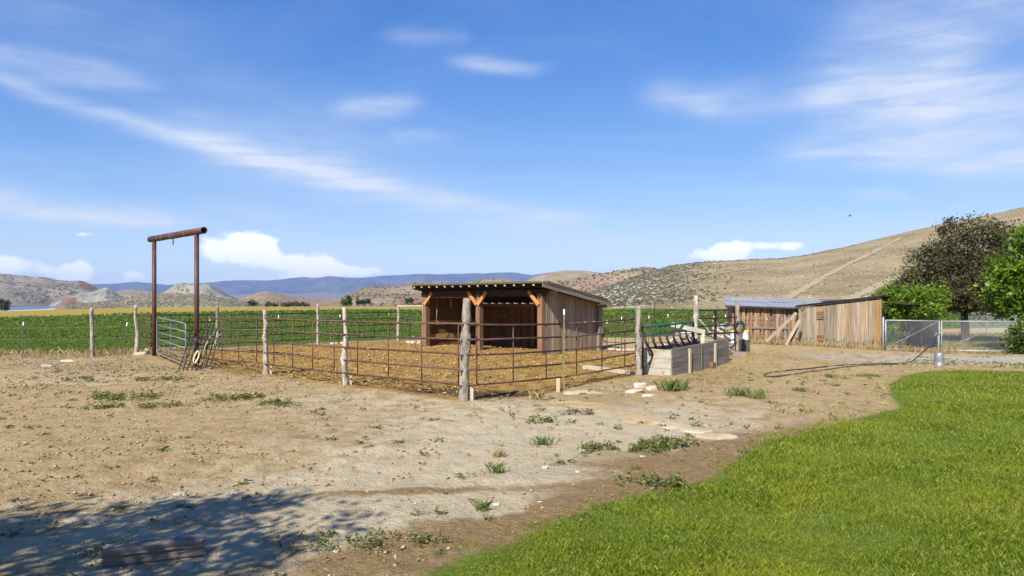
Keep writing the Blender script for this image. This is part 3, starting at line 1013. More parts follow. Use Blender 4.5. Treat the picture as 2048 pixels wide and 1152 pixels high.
# ================================================================== HILLS, LAKE AND FAR COUNTRY
def hill_material(name, c1, c2, c3, scale, speck=None, speck_scale=0.3, speck_lo=0.6, band=None, band_px=None, bump=1.0, bdist=2.0):
    m = bpy.data.materials.new(name)
    m.use_nodes = True
    k = NT(m.node_tree)
    bs = k.n['Principled BSDF']
    pos = k.node('ShaderNodeNewGeometry').outputs['Position']
    n1 = k.noise(pos, scale, 7, 0.6, 0.4)
    c = k.ramp(n1, [(0.3, c1), (0.5, c2), (0.7, c3)])
    if band is not None:
        a = k.node('ShaderNodeAttribute', attribute_name='band').outputs['Fac']
        n2 = k.noise(pos, scale * 2.5, 5, 0.6)
        c = k.mix(k.smooth(k.math('ADD', a, k.math('SUBTRACT', n2, 0.5)), 0.3, 0.7), c, band)
    if speck is not None:
        n3 = k.noise(pos, speck_scale, 3, 0.7)
        c = k.mix(k.math('MULTIPLY', k.smooth(n3, speck_lo, speck_lo + 0.07), 0.85), c, speck)
    k.l.new(c, bs.inputs['Base Color'])
    bs.inputs['Roughness'].default_value = 1.0
    bs.inputs['Specular IOR Level'].default_value = 0.0
    bp = k.node('ShaderNodeBump')
    bp.inputs['Strength'].default_value = bump
    bp.inputs['Distance'].default_value = bdist
    k.l.new(k.noise(pos, scale * 5, 6, 0.65), bp.inputs['Height'])
    k.l.new(bp.outputs[0], bs.inputs['Normal'])
    return m


class Hill:
    def __init__(self, name, sil, Yr, Yf, Yb, zb, mat, label, nu=220, nv=50, rough=0.08, wav=0.02, gully=0.0, band=None, seed=0, power=1.0):
        sx = [p[0] for p in sil]; sy = [p[1] for p in sil]
        px = np.linspace(sx[0], sx[-1], nu)
        py = np.interp(px, sx, sy)
        ker = np.array([1, 2, 3, 2, 1]) / 9.0
        py = np.concatenate([py[:2], np.convolve(py, ker, 'valid'), py[-2:]])
        py = py + 0.9 * fbm(px * 0.06, px * 0 + seed, 4, seed)
        u = (px - 1024) / F
        zr = HC + (HY - py) * Yr / F
        t = np.linspace(0, 1, nv)
        tb = np.linspace(0, 1, 10)[1:]
        rows = []
        H = np.maximum(zr - zb, 0.0)
        for tt in t:
            Y = Yf + (Yr - Yf) * tt
            X = u * Y
            n = fbm(X * wav, Y * wav * 0.6, 5, seed) * rough
            if gully:
                g = np.abs(fbm(u * Yr * gully, np.full_like(u, Y * gully * 0.22), 4, seed + 9))
                n = n - 0.30 * (0.35 - g)
            env = min(1.0, tt * 2.5) * (1 - 0.85 * tt ** 6)
            edge = np.minimum(1, np.minimum(px - px[0], px[-1] - px) / 12.0)
            rows.append((X, np.full_like(X, Y), zb - 1.5 + (H + 1.5) * (tt ** power) + H * n * env * edge))
        for tt in tb:
            Y = Yr + (Yb - Yr) * tt
            rows.append((u * Y, np.full_like(u, Y), zb - 1.5 + (H + 1.5) * (1 - tt) ** 1.2))
        self.nu, self.nv, self.px = nu, nv, px
        self.X = np.array([r[0] for r in rows]); self.Y = np.array([r[1] for r in rows]); self.Z = np.array([r[2] for r in rows])
        v = np.stack([self.X, self.Y, self.Z], -1).reshape(-1, 3)
        at = {}
        if band is not None:
            T = np.concatenate([t, np.ones(len(tb))])
            at['band'] = band(np.broadcast_to(px, self.X.shape), np.broadcast_to(T[:, None], self.X.shape)).ravel()
        o = link(name, np_mesh(name, v, grid_faces(len(rows), nu), at), mat, None, True)
        tag(o, label, kind='structure')

    def at(self, px, t):
        j = np.interp(px, self.px, np.arange(self.nu)); i = np.clip(t, 0, 1) * (self.nv - 1)
        i0 = np.clip(np.floor(i).astype(int), 0, self.nv - 2); j0 = np.clip(np.floor(j).astype(int), 0, self.nu - 2)
        fi = i - i0; fj = j - j0
        def b(A):
            return (A[i0, j0] * (1 - fi) * (1 - fj) + A[i0 + 1, j0] * fi * (1 - fj) + A[i0, j0 + 1] * (1 - fi) * fj + A[i0 + 1, j0 + 1] * fi * fj)
        return np.stack([b(self.X), b(self.Y), b(self.Z)], -1)


def shrubs(pts, size, mat, name, label, rg, squash=0.75):
    """knobbly low bushes, one lump each"""
    n = len(pts)
    base = np.array([[1, 0, 0], [0.5, .87, 0.1], [-.5, .87, 0], [-1, 0, 0.1], [-.5, -.87, 0], [.5, -.87, 0.1], [0, 0, 1], [0.45, 0.2, .8], [-.4, -.3, .75]])
    s = size[:, None, None]
    v = base[None] * rg.uniform(0.6, 1.25, (n, 9, 1)) * s
    v[..., 2] *= squash
    v = v + pts[:, None, :]
    v[..., 2] -= s[..., 0] * 0.08
    t = np.array([[0, 1, 7], [1, 2, 6], [2, 3, 6], [3, 4, 8], [4, 5, 8], [5, 0, 7], [7, 1, 6], [5, 7, 8], [7, 6, 8], [3, 8, 6]])
    f = (np.arange(n)[:, None, None] * 9 + t[None]).reshape(-1, 3)
    stuff(name, v.reshape(-1, 3), f, np.repeat(rg.random(n), 9), mat, label)


def build_far_country():
    rg = np.random.default_rng(31)
    # mountains on the skyline
    far = [(-700, 575), (-300, 570), (0, 568), (200, 567), (262, 565), (330, 569), (395, 566), (440, 563), (480, 562), (540, 560), (570, 557), (602, 553), (640, 556),
           (655, 552), (700, 556), (760, 551), (800, 549), (840, 548), (870, 549), (905, 547), (930, 547), (980, 545), (1030, 545), (1062, 549), (1100, 543), (1200, 549), (1400, 563), (1700, 590)]
    mt = hill_material('hazed_mountain_rock', (0.06, 0.065, 0.075), (0.09, 0.095, 0.105), (0.17, 0.165, 0.165), 0.0022, (0.06, 0.06, 0.055), 0.01, 0.55, bump=1.0, bdist=60)  # some haze blue mixed into the rock colour
    Hill('mountains', far, 9600, 7200, 11000, -8, mt, 'blue hazy mountain range along the skyline', 560, 60, 0.35, 0.0016, 0.0016, seed=2)
    pl = hill_material('plain_soil', (0.13, 0.115, 0.085), (0.18, 0.155, 0.12), (0.24, 0.21, 0.165), 0.004, (0.12, 0.11, 0.08), 0.02, 0.6, bump=0.3, bdist=6)
    Hill('plain', [(-700, 594), (100, 592), (400, 590), (500, 588), (700, 585), (900, 580), (1050, 578), (1300, 585), (1600, 600)], 7000, 3600, 7600, -9, pl,
         'pale flat valley floor below the mountains', 160, 16, 0.05, 0.002, seed=3)
    # left hill across the lake
    lm = hill_material('lake_hill_soil', (0.155, 0.125, 0.09), (0.225, 0.185, 0.135), (0.31, 0.265, 0.205), 0.008, (0.055, 0.052, 0.036), 0.035, 0.57, (0.26, 0.115, 0.065), bump=1.0, bdist=14)
    left = Hill('lake_hill', [(-700, 520), (-300, 536), (-100, 543), (0, 547), (40, 552), (90, 554), (115, 559), (140, 561), (165, 560), (180, 566), (192, 574), (206, 582), (222, 592), (245, 603), (262, 609)],
                1900, 1500, 2600, -8, lm, 'dark brown scrub hill with a red shoulder beyond the lake', 240, 60, 0.42, 0.006, 0.006,
                band=lambda px, t: np.exp(-((px - 172) / 16.0) ** 2) * sstep(t, 0.45, 0.8) * 1.1, seed=5)
    wm = hill_material('badland_clay', (0.19, 0.175, 0.13), (0.28, 0.26, 0.20), (0.38, 0.355, 0.285), 0.012, (0.10, 0.10, 0.065), 0.06, 0.56, (0.23, 0.125, 0.08), bump=1.0, bdist=8)
    Hill('white_hill', [(100, 608), (120, 600), (135, 594), (165, 588), (188, 583), (202, 577), (213, 574), (224, 579), (236, 586), (250, 591), (262, 589), (275, 596), (290, 604)],
         1420, 1180, 1700, -8, wm, 'pale eroded badland hill with a red foot by the lake', 160, 50, 0.55, 0.014, 0.016,
         band=lambda px, t: np.exp(-((px - 138) / 20.0) ** 2) * (1 - sstep(t, 0.7, 1.0)), seed=7)
    bm_ = hill_material('brown_hill_soil', (0.175, 0.125, 0.075), (0.25, 0.185, 0.115), (0.32, 0.25, 0.165), 0.012, (0.085, 0.075, 0.05), 0.06, 0.6, (0.27, 0.155, 0.10), bump=1.0, bdist=8)
    Hill('distant_ridge', [(190, 600), (220, 586), (245, 580), (265, 578), (290, 581), (320, 588), (345, 594), (380, 602)], 2800, 2300, 3300, -8, bm_,
         'low violet brown ridge far behind the lake', 80, 24, 0.25, 0.006, band=lambda px, t: px * 0, seed=8)
    Hill('pale_bluff', [(295, 603), (312, 591), (328, 583), (342, 575), (352, 570), (366, 568), (385, 572), (402, 571), (420, 573), (436, 579), (452, 588), (470, 596), (490, 604)],
         1020, 840, 1250, -8, wm, 'pale grey-green bluff behind the steel arch', 180, 50, 0.5, 0.02, 0.02, band=lambda px, t: px * 0, seed=9)
    sm = hill_material('sage_soil', (0.16, 0.135, 0.085), (0.24, 0.205, 0.135), (0.32, 0.275, 0.19), 0.03, (0.075, 0.08, 0.045), 0.35, 0.56, bump=1.0, bdist=2)
    sage = Hill('sage_rise', [(110, 612), (150, 608), (190, 605), (230, 601), (262, 594), (290, 589), (320, 587), (360, 586), (400, 588), (440, 594), (475, 601), (520, 608), (560, 612)],
                560, 330, 760, -4.5, sm, 'low rise covered with sagebrush beyond the field', 200, 40, 0.10, 0.02, seed=10)
    mid = Hill('knoll', [(445, 606), (470, 601), (488, 595), (505, 588), (520, 584), (535, 582), (552, 586), (572, 591), (600, 596), (650, 600), (720, 603), (780, 607)], 1000, 700, 1300, -7, bm_,
               'small rounded brown knoll beyond the field', 160, 40, 0.28, 0.012, 0.012, band=lambda px, t: px * 0, seed=11)
    rid = Hill('brown_ridge', [(600, 609), (650, 603), (680, 598), (697, 589), (712, 581), (728, 575), (745, 572), (765, 575), (790, 572), (815, 568), (845, 563), (870, 561), (900, 564), (930, 563), (958, 558),
                               (985, 556), (1010, 559), (1040, 563), (1100, 575), (1180, 595), (1240, 608)], 900, 560, 1200, -3, bm_,
               'rugged brown and red ridge behind the wooden shelter', 260, 60, 0.40, 0.012, 0.013,
               band=lambda px, t: (np.exp(-((px - 830) / 35.0) ** 2) * (1 - sstep(t, 0.4, 0.7))) * 1.0, seed=12)
    tm = hill_material('tan_hill_soil', (0.19, 0.148, 0.078), (0.27, 0.212, 0.117), (0.345, 0.28, 0.168), 0.03, (0.15, 0.112, 0.058), 0.6, 0.56, (0.47, 0.40, 0.29), bump=0.8, bdist=1.2)
    Hill('round_hill', [(1000, 590), (1040, 566), (1075, 552), (1100, 545), (1130, 541), (1165, 541), (1200, 545), (1260, 556), (1330, 580)], 1500, 1200, 1800, -2, tm,
         'smooth pale rounded hilltop above the shelter roof', 120, 30, 0.10, 0.008, band=lambda px, t: px * 0, seed=13)
    jm = hill_material('juniper_hill_soil', (0.20, 0.145, 0.082), (0.275, 0.208, 0.122), (0.35, 0.275, 0.175), 0.02, (0.07, 0.062, 0.04), 0.12, 0.6, (0.30, 0.195, 0.135), bump=1.0, bdist=3)
    jun = Hill('juniper_hill', [(960, 612), (1000, 596), (1040, 580), (1080, 566), (1120, 560), (1160, 556), (1200, 549), (1240, 540), (1270, 536), (1290, 534), (1310, 537), (1335, 545), (1380, 570), (1440, 612)],
               800, 480, 1050, -1, jm, 'reddish hill dotted with dark junipers', 220, 60, 0.28, 0.014, 0.012,
               band=lambda px, t: np.exp(-((px - 1190) / 45.0) ** 2) * (1 - np.abs(t - 0.6) * 1.5), seed=14)
    big_sil = [(1030, 613), (1080, 607), (1130, 597), (1190, 580), (1250, 560), (1310, 541), (1345, 531), (1400, 524), (1450, 522), (1500, 520), (1560, 517), (1600, 512), (1700, 491), (1800, 467), (1900, 445), (2000, 424),
               (2048, 413), (2200, 384), (2500, 345), (2900, 330)]
    hill = Hill('grass_hill', big_sil, 560, 215, 900, -0.6, tm, 'big dry tan hillside with dirt tracks', 420, 110, 0.07, 0.012, 0.0,
                band=lambda px, t: np.clip(np.exp(-((px - 1240) / 90.0) ** 2) * (1 - np.abs(t - 0.45) * 1.4), 0, 1), seed=15)

    # dirt tracks worn up the hillside
    def screen_t(px, py):
        ts = np.linspace(0.01, 0.999, 300)
        p = hill.at(np.full(300, float(px)), ts)
        return float(np.interp(-py, -(HY - (p[:, 2] - HC) * F / p[:, 1]), ts))
    tk = mk('track_dust', [(0.29, 0.225, 0.13), (0.39, 0.305, 0.185)], 0.6, bump=0.3, bdist=0.1, rnd=0)
    def track(pts, wid, label):
        line = []
        for (a, b) in zip(pts[:-1], pts[1:]):
            for s in np.linspace(0, 1, 22)[:-1]:
                qx = a[0] + (b[0] - a[0]) * s + 1.2 * math.sin(a[0] + 9 * s); qy = a[1] + (b[1] - a[1]) * s
                line.append((qx, screen_t(qx, qy)))
        line = np.array(line)
        c = hill.at(line[:, 0], line[:, 1])
        d = np.gradient(c, axis=0); d[:, 2] = 0
        d /= np.linalg.norm(d, axis=1, keepdims=True)
        s = np.stack([-d[:, 1], d[:, 0], np.zeros(len(d))], 1)
        ww = wid * (1 + 0.75 * fbm(np.arange(len(c)) * 0.9, np.zeros(len(c)), 2, 4))[:, None]
        rows = []
        for q in (-1, -0.4, 0.4, 1):
            p = c + s * ww * q
            # drape every edge on the slope
            px = p[:, 0] / p[:, 1] * F + 1024
            tt = np.clip((p[:, 1] - hill.Y[0, 0]) / (hill.Y[hill.nv - 1, 0] - hill.Y[0, 0]), 0, 1)
            h = hill.at(px, tt)
            rows.append(np.stack([p[:, 0], p[:, 1], h[:, 2] + 0.22], 1))
        v = np.array(rows).reshape(-1, 3)
        o = link('dirt_track', np_mesh('dirt_track', v, grid_faces(4, len(c))), tk, None, True)
        tag(o, label, kind='structure')
    track([(1555, 606), (1600, 583), (1650, 553), (1700, 527), (1740, 508), (1775, 490), (1805, 474)], 2.3, 'wide pale dirt track climbing the big hillside')
    track([(1290, 597), (1340, 578), (1385, 561), (1440, 547), (1500, 538), (1600, 527)], 1.0, 'thin pale path crossing the middle of the hillside')
    track([(1690, 601), (1730, 585), (1775, 562), (1850, 530), (1950, 482), (2010, 452), (2060, 438), (2150, 415)], 2.6, 'pale dirt track passing behind the plum tree')

    # shrubs on the slopes
    n = 9000
    px = rg.uniform(1250, 2150, n); t = rg.random(n) ** 0.8
    shrubs(hill.at(px, t), 0.10 + 0.35 * rg.random(n) ** 3, M['pebble'], 'hillside_rocks', 'small pale rocks strewn over the tan hillside', rg)
    n = 4200
    px = rg.uniform(1100, 2150, n); t = rg.random(n) ** 0.8
    shrubs(hill.at(px, t), 0.2 + 0.5 * rg.random(n) ** 3, M['hill_shrub'], 'hillside_shrubs', 'low sagebrush dotted over the tan hillside', rg)
    n = 2600
    px = rg.normal(1290, 70, n).clip(1120, 1500); t = rg.uniform(0.12, 0.98, n)
    shrubs(hill.at(px, t), rg.uniform(0.5, 1.3, n), M['hill_shrub'], 'slope_brush', 'dense brush on the rocky pale slope', rg)
    n = 240
    px = np.concatenate([rg.uniform(1330, 1600, 170), rg.uniform(1600, 2060, 70)]); t = rg.uniform(0.985, 1.0, n)
    shrubs(hill.at(px, t), rg.uniform(0.4, 1.0, n), M['juniper'], 'skyline_brush', 'scattered brush along the hill crest', rg)
    n = 900
    px = rg.uniform(1000, 1400, n); t = rg.uniform(0.2, 1.0, n) ** 0.7
    shrubs(jun.at(px, t), rg.uniform(0.7, 1.7, n), M['juniper'], 'hill_junipers', 'dark junipers dotting the reddish hill', rg, 1.0)
    n = 700
    px = rg.uniform(680, 1080, n); t = rg.uniform(0.15, 1.0, n)
    shrubs(rid.at(px, t), rg.uniform(0.6, 1.7, n), M['juniper'], 'ridge_junipers', 'dark junipers on the brown ridge', rg, 1.0)
    n = 3000
    px = rg.uniform(130, 560, n); t = rg.random(n)
    shrubs(sage.at(px, t), rg.uniform(0.35, 0.9, n), M['hill_shrub'], 'rise_sagebrush', 'sagebrush covering the low rise', rg)
    n = 1300
    px = rg.uniform(-150, 200, n); t = rg.uniform(0.05, 0.9, n)
    pts = left.at(px, t)
    k = fbm(pts[:, 0] * 0.012, pts[:, 1] * 0.012, 3, 77) > 0.05
    shrubs(pts[k], rg.uniform(1.2, 3.2, k.sum()), M['juniper'], 'lake_hill_junipers', 'dark junipers on the hill beyond the lake', rg, 0.9)
    n = 160
    px = rg.uniform(480, 760, n); t = rg.random(n)
    shrubs(mid.at(px, t), rg.uniform(0.6, 1.4, n), M['hill_shrub'], 'knoll_shrubs', 'scattered shrubs on the brown knoll', rg)

    # lake and its shore
    wmat = bpy.data.materials.new('lake_water')
    wmat.use_nodes = True
    k = NT(wmat.node_tree)
    b = k.n['Principled BSDF']
    b.inputs['Base Color'].default_value = (0.035, 0.085, 0.16, 1)
    b.inputs['Roughness'].default_value = 0.22
    pos = k.node('ShaderNodeNewGeometry').outputs['Position']
    bp = k.node('ShaderNodeBump'); bp.inputs['Strength'].default_value = 0.5; bp.inputs['Distance'].default_value = 0.3
    k.l.new(k.noise(pos, 0.25, 4, 0.6, stretch=(0.4, 1, 1)), bp.inputs['Height'])
    k.l.new(bp.outputs[0], b.inputs['Normal'])

    def sheet(name, pts, z, mat, label):
        bm = bmesh.new()
        vs = [bm.verts.new((x, y, z)) for x, y in pts]
        f = bm.faces.new(vs)
        bmesh.ops.triangulate(bm, faces=[f])
        me = bpy.data.meshes.new(name); bm.to_mesh(me); bm.free()
        o = link(name, me, mat)
        tag(o, label, kind='structure')
        return o
    wz = -7.2
    def at(px, py):
        return G(px, py, wz)
    sheet('lake', [at(-600, 622), at(0, 620.5), at(60, 618.5), at(120, 615.5), at(150, 612.5), at(120, 611.0), at(60, 612.0), at(0, 613.4), at(-600, 613.5)], wz, wmat, 'strip of blue lake water at the far left')
    shm = mk('shore_sand', [(0.42, 0.37, 0.29), (0.55, 0.50, 0.41)], 0.02, bump=0.2, bdist=0.3, rnd=0)
    sheet('lake_shore', [at(-700, 625), at(0, 623), at(90, 620), at(160, 614), at(190, 610.5), at(160, 608.6), at(60, 608.8), at(0, 609.6), at(-700, 609.6)], wz - 0.35, shm, 'pale sandy shore round the lake')


build_far_country()


def build_haze():
    bm = bmesh.new()
    bmesh.ops.create_cube(bm, size=1.0)
    lo, hi = Vector((-12500, -12500, -14)), Vector((12500, 12500, 470))
    for v in bm.verts:
        v.co = Vector([lo[i] if v.co[i] < 0 else hi[i] for i in range(3)])
    me = bpy.data.meshes.new('haze'); bm.to_mesh(me); bm.free()
    m = bpy.data.materials.new('haze_air')
    m.use_nodes = True
    k = NT(m.node_tree)
    k.n.clear()
    out = k.node('ShaderNodeOutputMaterial')
    v = k.node('ShaderNodeVolumePrincipled')
    v.inputs['Color'].default_value = (0.40, 0.58, 1.0, 1)
    v.inputs['Density'].default_value = 0.000075
    k.l.new(v.outputs[0], out.inputs['Volume'])
    o = link('haze', me, m)
    tag(o, 'thin blue haze in the valley air', kind='stuff')


build_haze()
#==PART3==

# ================================================================== POSTS
def wood_post(pt, h, r, label, knots=3, lean=(0, 0), group='weathered wooden fence posts', seg=34, n=12, up=0.0):
    """crooked round post of weathered juniper, one continuous mesh with branch stubs"""
    base = on(pt, up)
    o_ = random.uniform(0, 99)
    kn = [(random.uniform(0.15, 0.95), random.uniform(0, 6.28), random.uniform(0.35, 0.8)) for _ in range(knots)]
    vs, fs = [], []
    sink = 0.25
    for i in range(seg + 1):
        t = i / seg
        z = -sink + (h + sink) * t
        w = 0.20 * r * 2
        cx = lean[0] * t + w * float(fbm(np.array([t * 3 + o_]), np.array([1.0]), 3, 2)[0])
        cy = lean[1] * t + w * float(fbm(np.array([t * 3 + o_]), np.array([5.0]), 3, 4)[0])
        for k in range(n):
            a = 2 * math.pi * k / n
            rr = r * (0.98 - 0.27 * t) * (1 + 0.42 * float(fbm(np.array([math.cos(a) * 1.6 + o_]), np.array([math.sin(a) * 1.6 + t * h * 3.2]), 3, 6)[0]))
            for kt, ka, ks in kn:
                da = (a - ka + math.pi) % (2 * math.pi) - math.pi
                rr += r * ks * math.exp(-((t - kt) * h / (r * 0.9)) ** 2 - (da / 0.6) ** 2)
            dz = random.uniform(-0.02, 0.02) if i == seg else 0
            vs.append((cx + rr * math.cos(a), cy + rr * math.sin(a), z + dz))
    for i in range(seg):
        for k in range(n):
            a = i * n + k; b = i * n + (k + 1) % n
            fs.append((a, b, b + n, a + n))
    vs.append((lean[0], lean[1], h + 0.01))
    for k in range(n):
        fs.append((seg * n + k, seg * n + (k + 1) % n, len(vs) - 1))
    me = bpy.data.meshes.new('wooden_post')
    me.from_pydata(vs, [], fs); me.update()
    o = link('wooden_post', me, M['post_wood'], None, True)
    o.location = base
    tag(o, label, 'post', group)
    return o


wood_post(C0, 2.25, 0.115, 'thick knotted grey post at the near corner of the pen', 6, (0.02, 0.0))
wood_post(PL1, 2.03, 0.085, 'weathered post nearest the corner post on the pen\'s left side', 4, (-0.01, 0))
wood_post(PL2, 1.93, 0.085, 'weathered post midway between the corner post and the steel arch', 4, (-0.03, 0))
wood_post(PB0, 2.0, 0.085, 'whitish crooked post just left of the steel arch', 5, (-0.06, 0))
wood_post(G(185, 713), 1.96, 0.085, 'pale leaning post standing alone at the field edge left of the arch', 3, (-0.05, 0.05))
wood_post(PB1, 2.0, 0.080, 'whitish back fence post just right of the arch, behind the harrow', 5)
wood_post(PB2, 2.05, 0.080, 'grey back fence post near the middle of the far rails', 4)
wood_post(PB3, 2.0, 0.080, 'back fence post at the far corner, left of the shelter', 4)
wood_post(PB4, 2.1, 0.070, 'slim pale post against the left end of the shelter', 3)
wood_post(PR1, 2.05, 0.105, 'cracked grey post wired to the end of the feed bunk', 3, (0.0, 0.0))
wood_post(PR2, 2.35, 0.095, 'tall knotted post holding the hinge of the black gate', 5, (0.03, 0))
wood_post(GP, 2.02, 0.085, 'slim grey post on the latch side of the black gate', 4, (-0.02, 0))
pole = board('top_pole', on(PB3, 1.93), on(PB4, 1.98), 0.07, 0.06, M['pale_timber'], None, (0, -1, 0.2))
tag(pole, 'pale pole laid across the two far posts left of the shelter', 'pole')


def t_post(pt, h, lean, label, mat='t_post_green', tip=True, group='steel T posts', w=0.036):
    b = on(pt)
    t = thing('steel_t_post', label, 'post', b, group)
    top = b + Vector((lean[0], lean[1], h))
    d = (top - b).normalized()
    cut = b + d * (h - 0.14 if tip else h)
    mb = MB()
    mb.beam(b - d * 0.25, cut, w, 0.007, (0, 1, 0)); mb.beam(b - d * 0.25 + Vector((0, 0.016, 0)), cut + Vector((0, 0.016, 0)), 0.007, w * 0.8, (0, 1, 0))
    for i in range(int(h / 0.12)):
        p = b + d * (0.2 + i * 0.12)
        if (p - b).length < (cut - b).length - 0.04:
            mb.beam(p + Vector((0, -0.008, 0)), p + d * 0.025 + Vector((0, -0.008, 0)), 0.014, 0.012, (0, 1, 0))
    mb.build('shaft', M[mat], t)
    if tip:
        MB().beam(cut, top, w * 1.12, 0.012, (0, 1, 0)).build('painted_tip', M['white_paint'], t)
    return t


t_post(G(45, 716), 1.42, (0.03, 0), 'upright white-tipped steel post at the far left of the field edge')
t_post(G(243, 712), 1.33, (0.20, 0.05), 'leaning white-tipped steel post left of the steel arch')
t_post((1.32, 17.75), 2.05, (0.0, 0.0), 'tall olive steel post standing at the right pen fence', 't_post_olive', True)
for px_, y_, h_, le_, lb_ in ((417, 32.4, 1.45, (0.06, 0), 'white-tipped steel post behind the leaning harrow'), (557, 34.6, 1.50, (0.0, 0), 'rusty steel post behind the far rails, left of the middle'),
                              (678, 37.3, 1.50, (0.05, 0), 'white-tipped steel post behind the far rails near the middle'), (778, 39.2, 1.55, (0, 0), 'white-tipped steel post nearest the far pen corner'),
                              (1214, 30.2, 1.40, (0, 0), 'white-tipped steel post close behind the shelter\'s right end'), (1243, 31.0, 1.55, (0, 0), 'white-tipped steel post second right of the shelter'),
                              (1297, 30.4, 1.60, (0.02, 0), 'white-tipped steel post behind the feeder bars, left'), (1336, 30.0, 1.65, (0, 0), 'white-tipped steel post behind the feeder bars, middle'),
                              (1428, 31.0, 1.55, (0.0, 0), 'white-tipped steel post behind the left half of the black gate'), (1447, 31.6, 1.6, (0.10, 0), 'leaning white steel post behind the right half of the black gate')):
    t_post(((px_ - 1024) * y_ / F, y_), h_, le_, lb_)
t_post(((1309 - 1024) * 30.0 / F, 30.0), 2.2, (0, 0), 'tall thin dark steel rod above the feeder bars', 'black_pipe', False, w=0.028)


# short stakes driven beside the posts
def stake(p, top, w, label, lean=(0, 0)):
    b = on(p)
    o = board('wood_stake', b - Vector((0, 0, 0.12)), b + Vector((lean[0], lean[1], top)), w, w * 0.55, M['pale_timber'], None, (0, -1, 0), 2, 0.003, 0.004)
    tag(o, label, 'stake', 'short wooden stakes beside the posts')


stake((C0[0] + 0.16, C0[1] - 0.10), 0.31, 0.07, 'pale sawn stake at the foot of the thick corner post')
stake((1.16, 17.6), 0.33, 0.09, 'grey stake beside the olive steel post')
stake((PL1[0] + 0.15, PL1[1] - 0.02), 0.25, 0.05, 'small stake at the foot of the post next to the corner')
stake((PL2[0] + 0.15, PL2[1] - 0.02), 0.25, 0.05, 'small stake at the foot of the mid post on the left side')


# ================================================================== PIPE FENCE PANELS
def pipe_panel(a, b, label, top=1.675, bot=0.32, rails=5, ups=4, mat='rust_pipe', r=0.023, group='rusty pipe fence panels', n=7, inset=0.03, ur=None, sag=0.012):
    A = on(a); B = on(b)
    t = thing('pipe_fence_panel', label, 'fence panel', A, group)
    d = (B - A); d2 = Vector((d.x, d.y, 0)).normalized()
    for i in range(rails):
        z = bot + (top - bot) * i / (rails - 1)
        p = A + d2 * inset + Vector((0, 0, z + random.uniform(-sag, sag)))
        q = B - d2 * inset + Vector((0, 0, z + random.uniform(-sag, sag)))
        m_ = (p + q) / 2 + Vector((0, 0, random.uniform(-sag * 1.6, sag * 0.3)))
        MB().tube([p, m_, q], r, n).build('rail', M[mat], t, True)
    nrm = Vector((-d2.y, d2.x, 0))
    if nrm.y > 0: nrm = -nrm
    for i in range(ups):
        s = (i + 0.5) / ups
        p = A.lerp(B, s) - nrm * r * 0.4
        MB().tube([p + Vector((0, 0, bot)), p + Vector((0, 0, top))], ur or r * 0.62, 6).build('upright', M[mat], t, True)
    # weld beads where rails meet the uprights read as pale nicks
    for i in range(3):
        z = bot + (top - bot) * random.randrange(rails) / (rails - 1)
        p = A.lerp(B, random.uniform(0.1, 0.9)) + Vector((0, 0, z))
        MB().tube([p - d2 * 0.025, p + d2 * 0.025], r * 1.15, 6).build('sleeve', M['grey_board'], t)
    return t


def lerp2(a, b, t):
    return (a[0] + (b[0] - a[0]) * t, a[1] + (b[1] - a[1]) * t)


off = lambda p, dx, dy: (p[0] + dx, p[1] + dy)
fx = -0.09
pipe_panel(off(C0, 0.30, -0.28), off(PL1, -0.04, -0.10), 'rusty pipe panel left of the thick corner post')
pipe_panel(off(PL1, 0.02, -0.10), off(PL2, -0.02, -0.10), 'rusty pipe panel between the two middle posts on the left side')
pipe_panel(off(PL2, 0.02, -0.10), off(ARCH_R, 0.12, -0.10), 'rusty pipe panel between the mid post and the steel arch')
pipe_panel(off(C0, -0.15, -0.20), off((1.32, 17.75), -0.05, 0.06), 'rusty pipe panel right of the thick corner post', ups=3)
pipe_panel(off((1.32, 17.75), -0.02, 0.06), off(PR1, -0.08, -0.10), 'rusty pipe panel between the olive steel post and the bunk post', ups=3)
pipe_panel(off(PB0, 0.08, 0.0), off(ARCH_L, -0.06, 0.04), 'short rusty pipe panel left of the arch', ups=1, top=1.6)
pipe_panel(off(PB0, 0.1, 0.1), off(PB1, -0.05, 0), 'dark back pipe panel seen through the arch gate', mat='black_pipe', top=1.6, bot=0.28)
pipe_panel(off(PB1, 0.05, 0), lerp2(PB1, PB2, 0.98), 'dark back pipe panel right of the arch', mat='black_pipe', top=1.6, bot=0.28)
pipe_panel(off(PB2, 0.05, 0), lerp2(PB2, PB3, 0.98), 'dark back pipe panel ending at the far corner post', mat='black_pipe', top=1.6, bot=0.28, ups=5)
pipe_panel(off(PB3, 0.02, -0.1), (-5.2, 37.0), 'short dark pipe panel left of the shelter', mat='black_pipe', top=1.6, bot=0.28, ups=2)
pipe_panel((3.75, 29.6), (6.1, 28.5), 'thin brown pipe panel beside the shelter\'s right end', top=1.58, bot=0.12, r=0.017, ups=2)
pipe_panel((6.15, 28.5), (8.6, 27.4), 'thin brown pipe panel seen through the feeder bars', top=1.56, bot=0.12, r=0.017, ups=3)

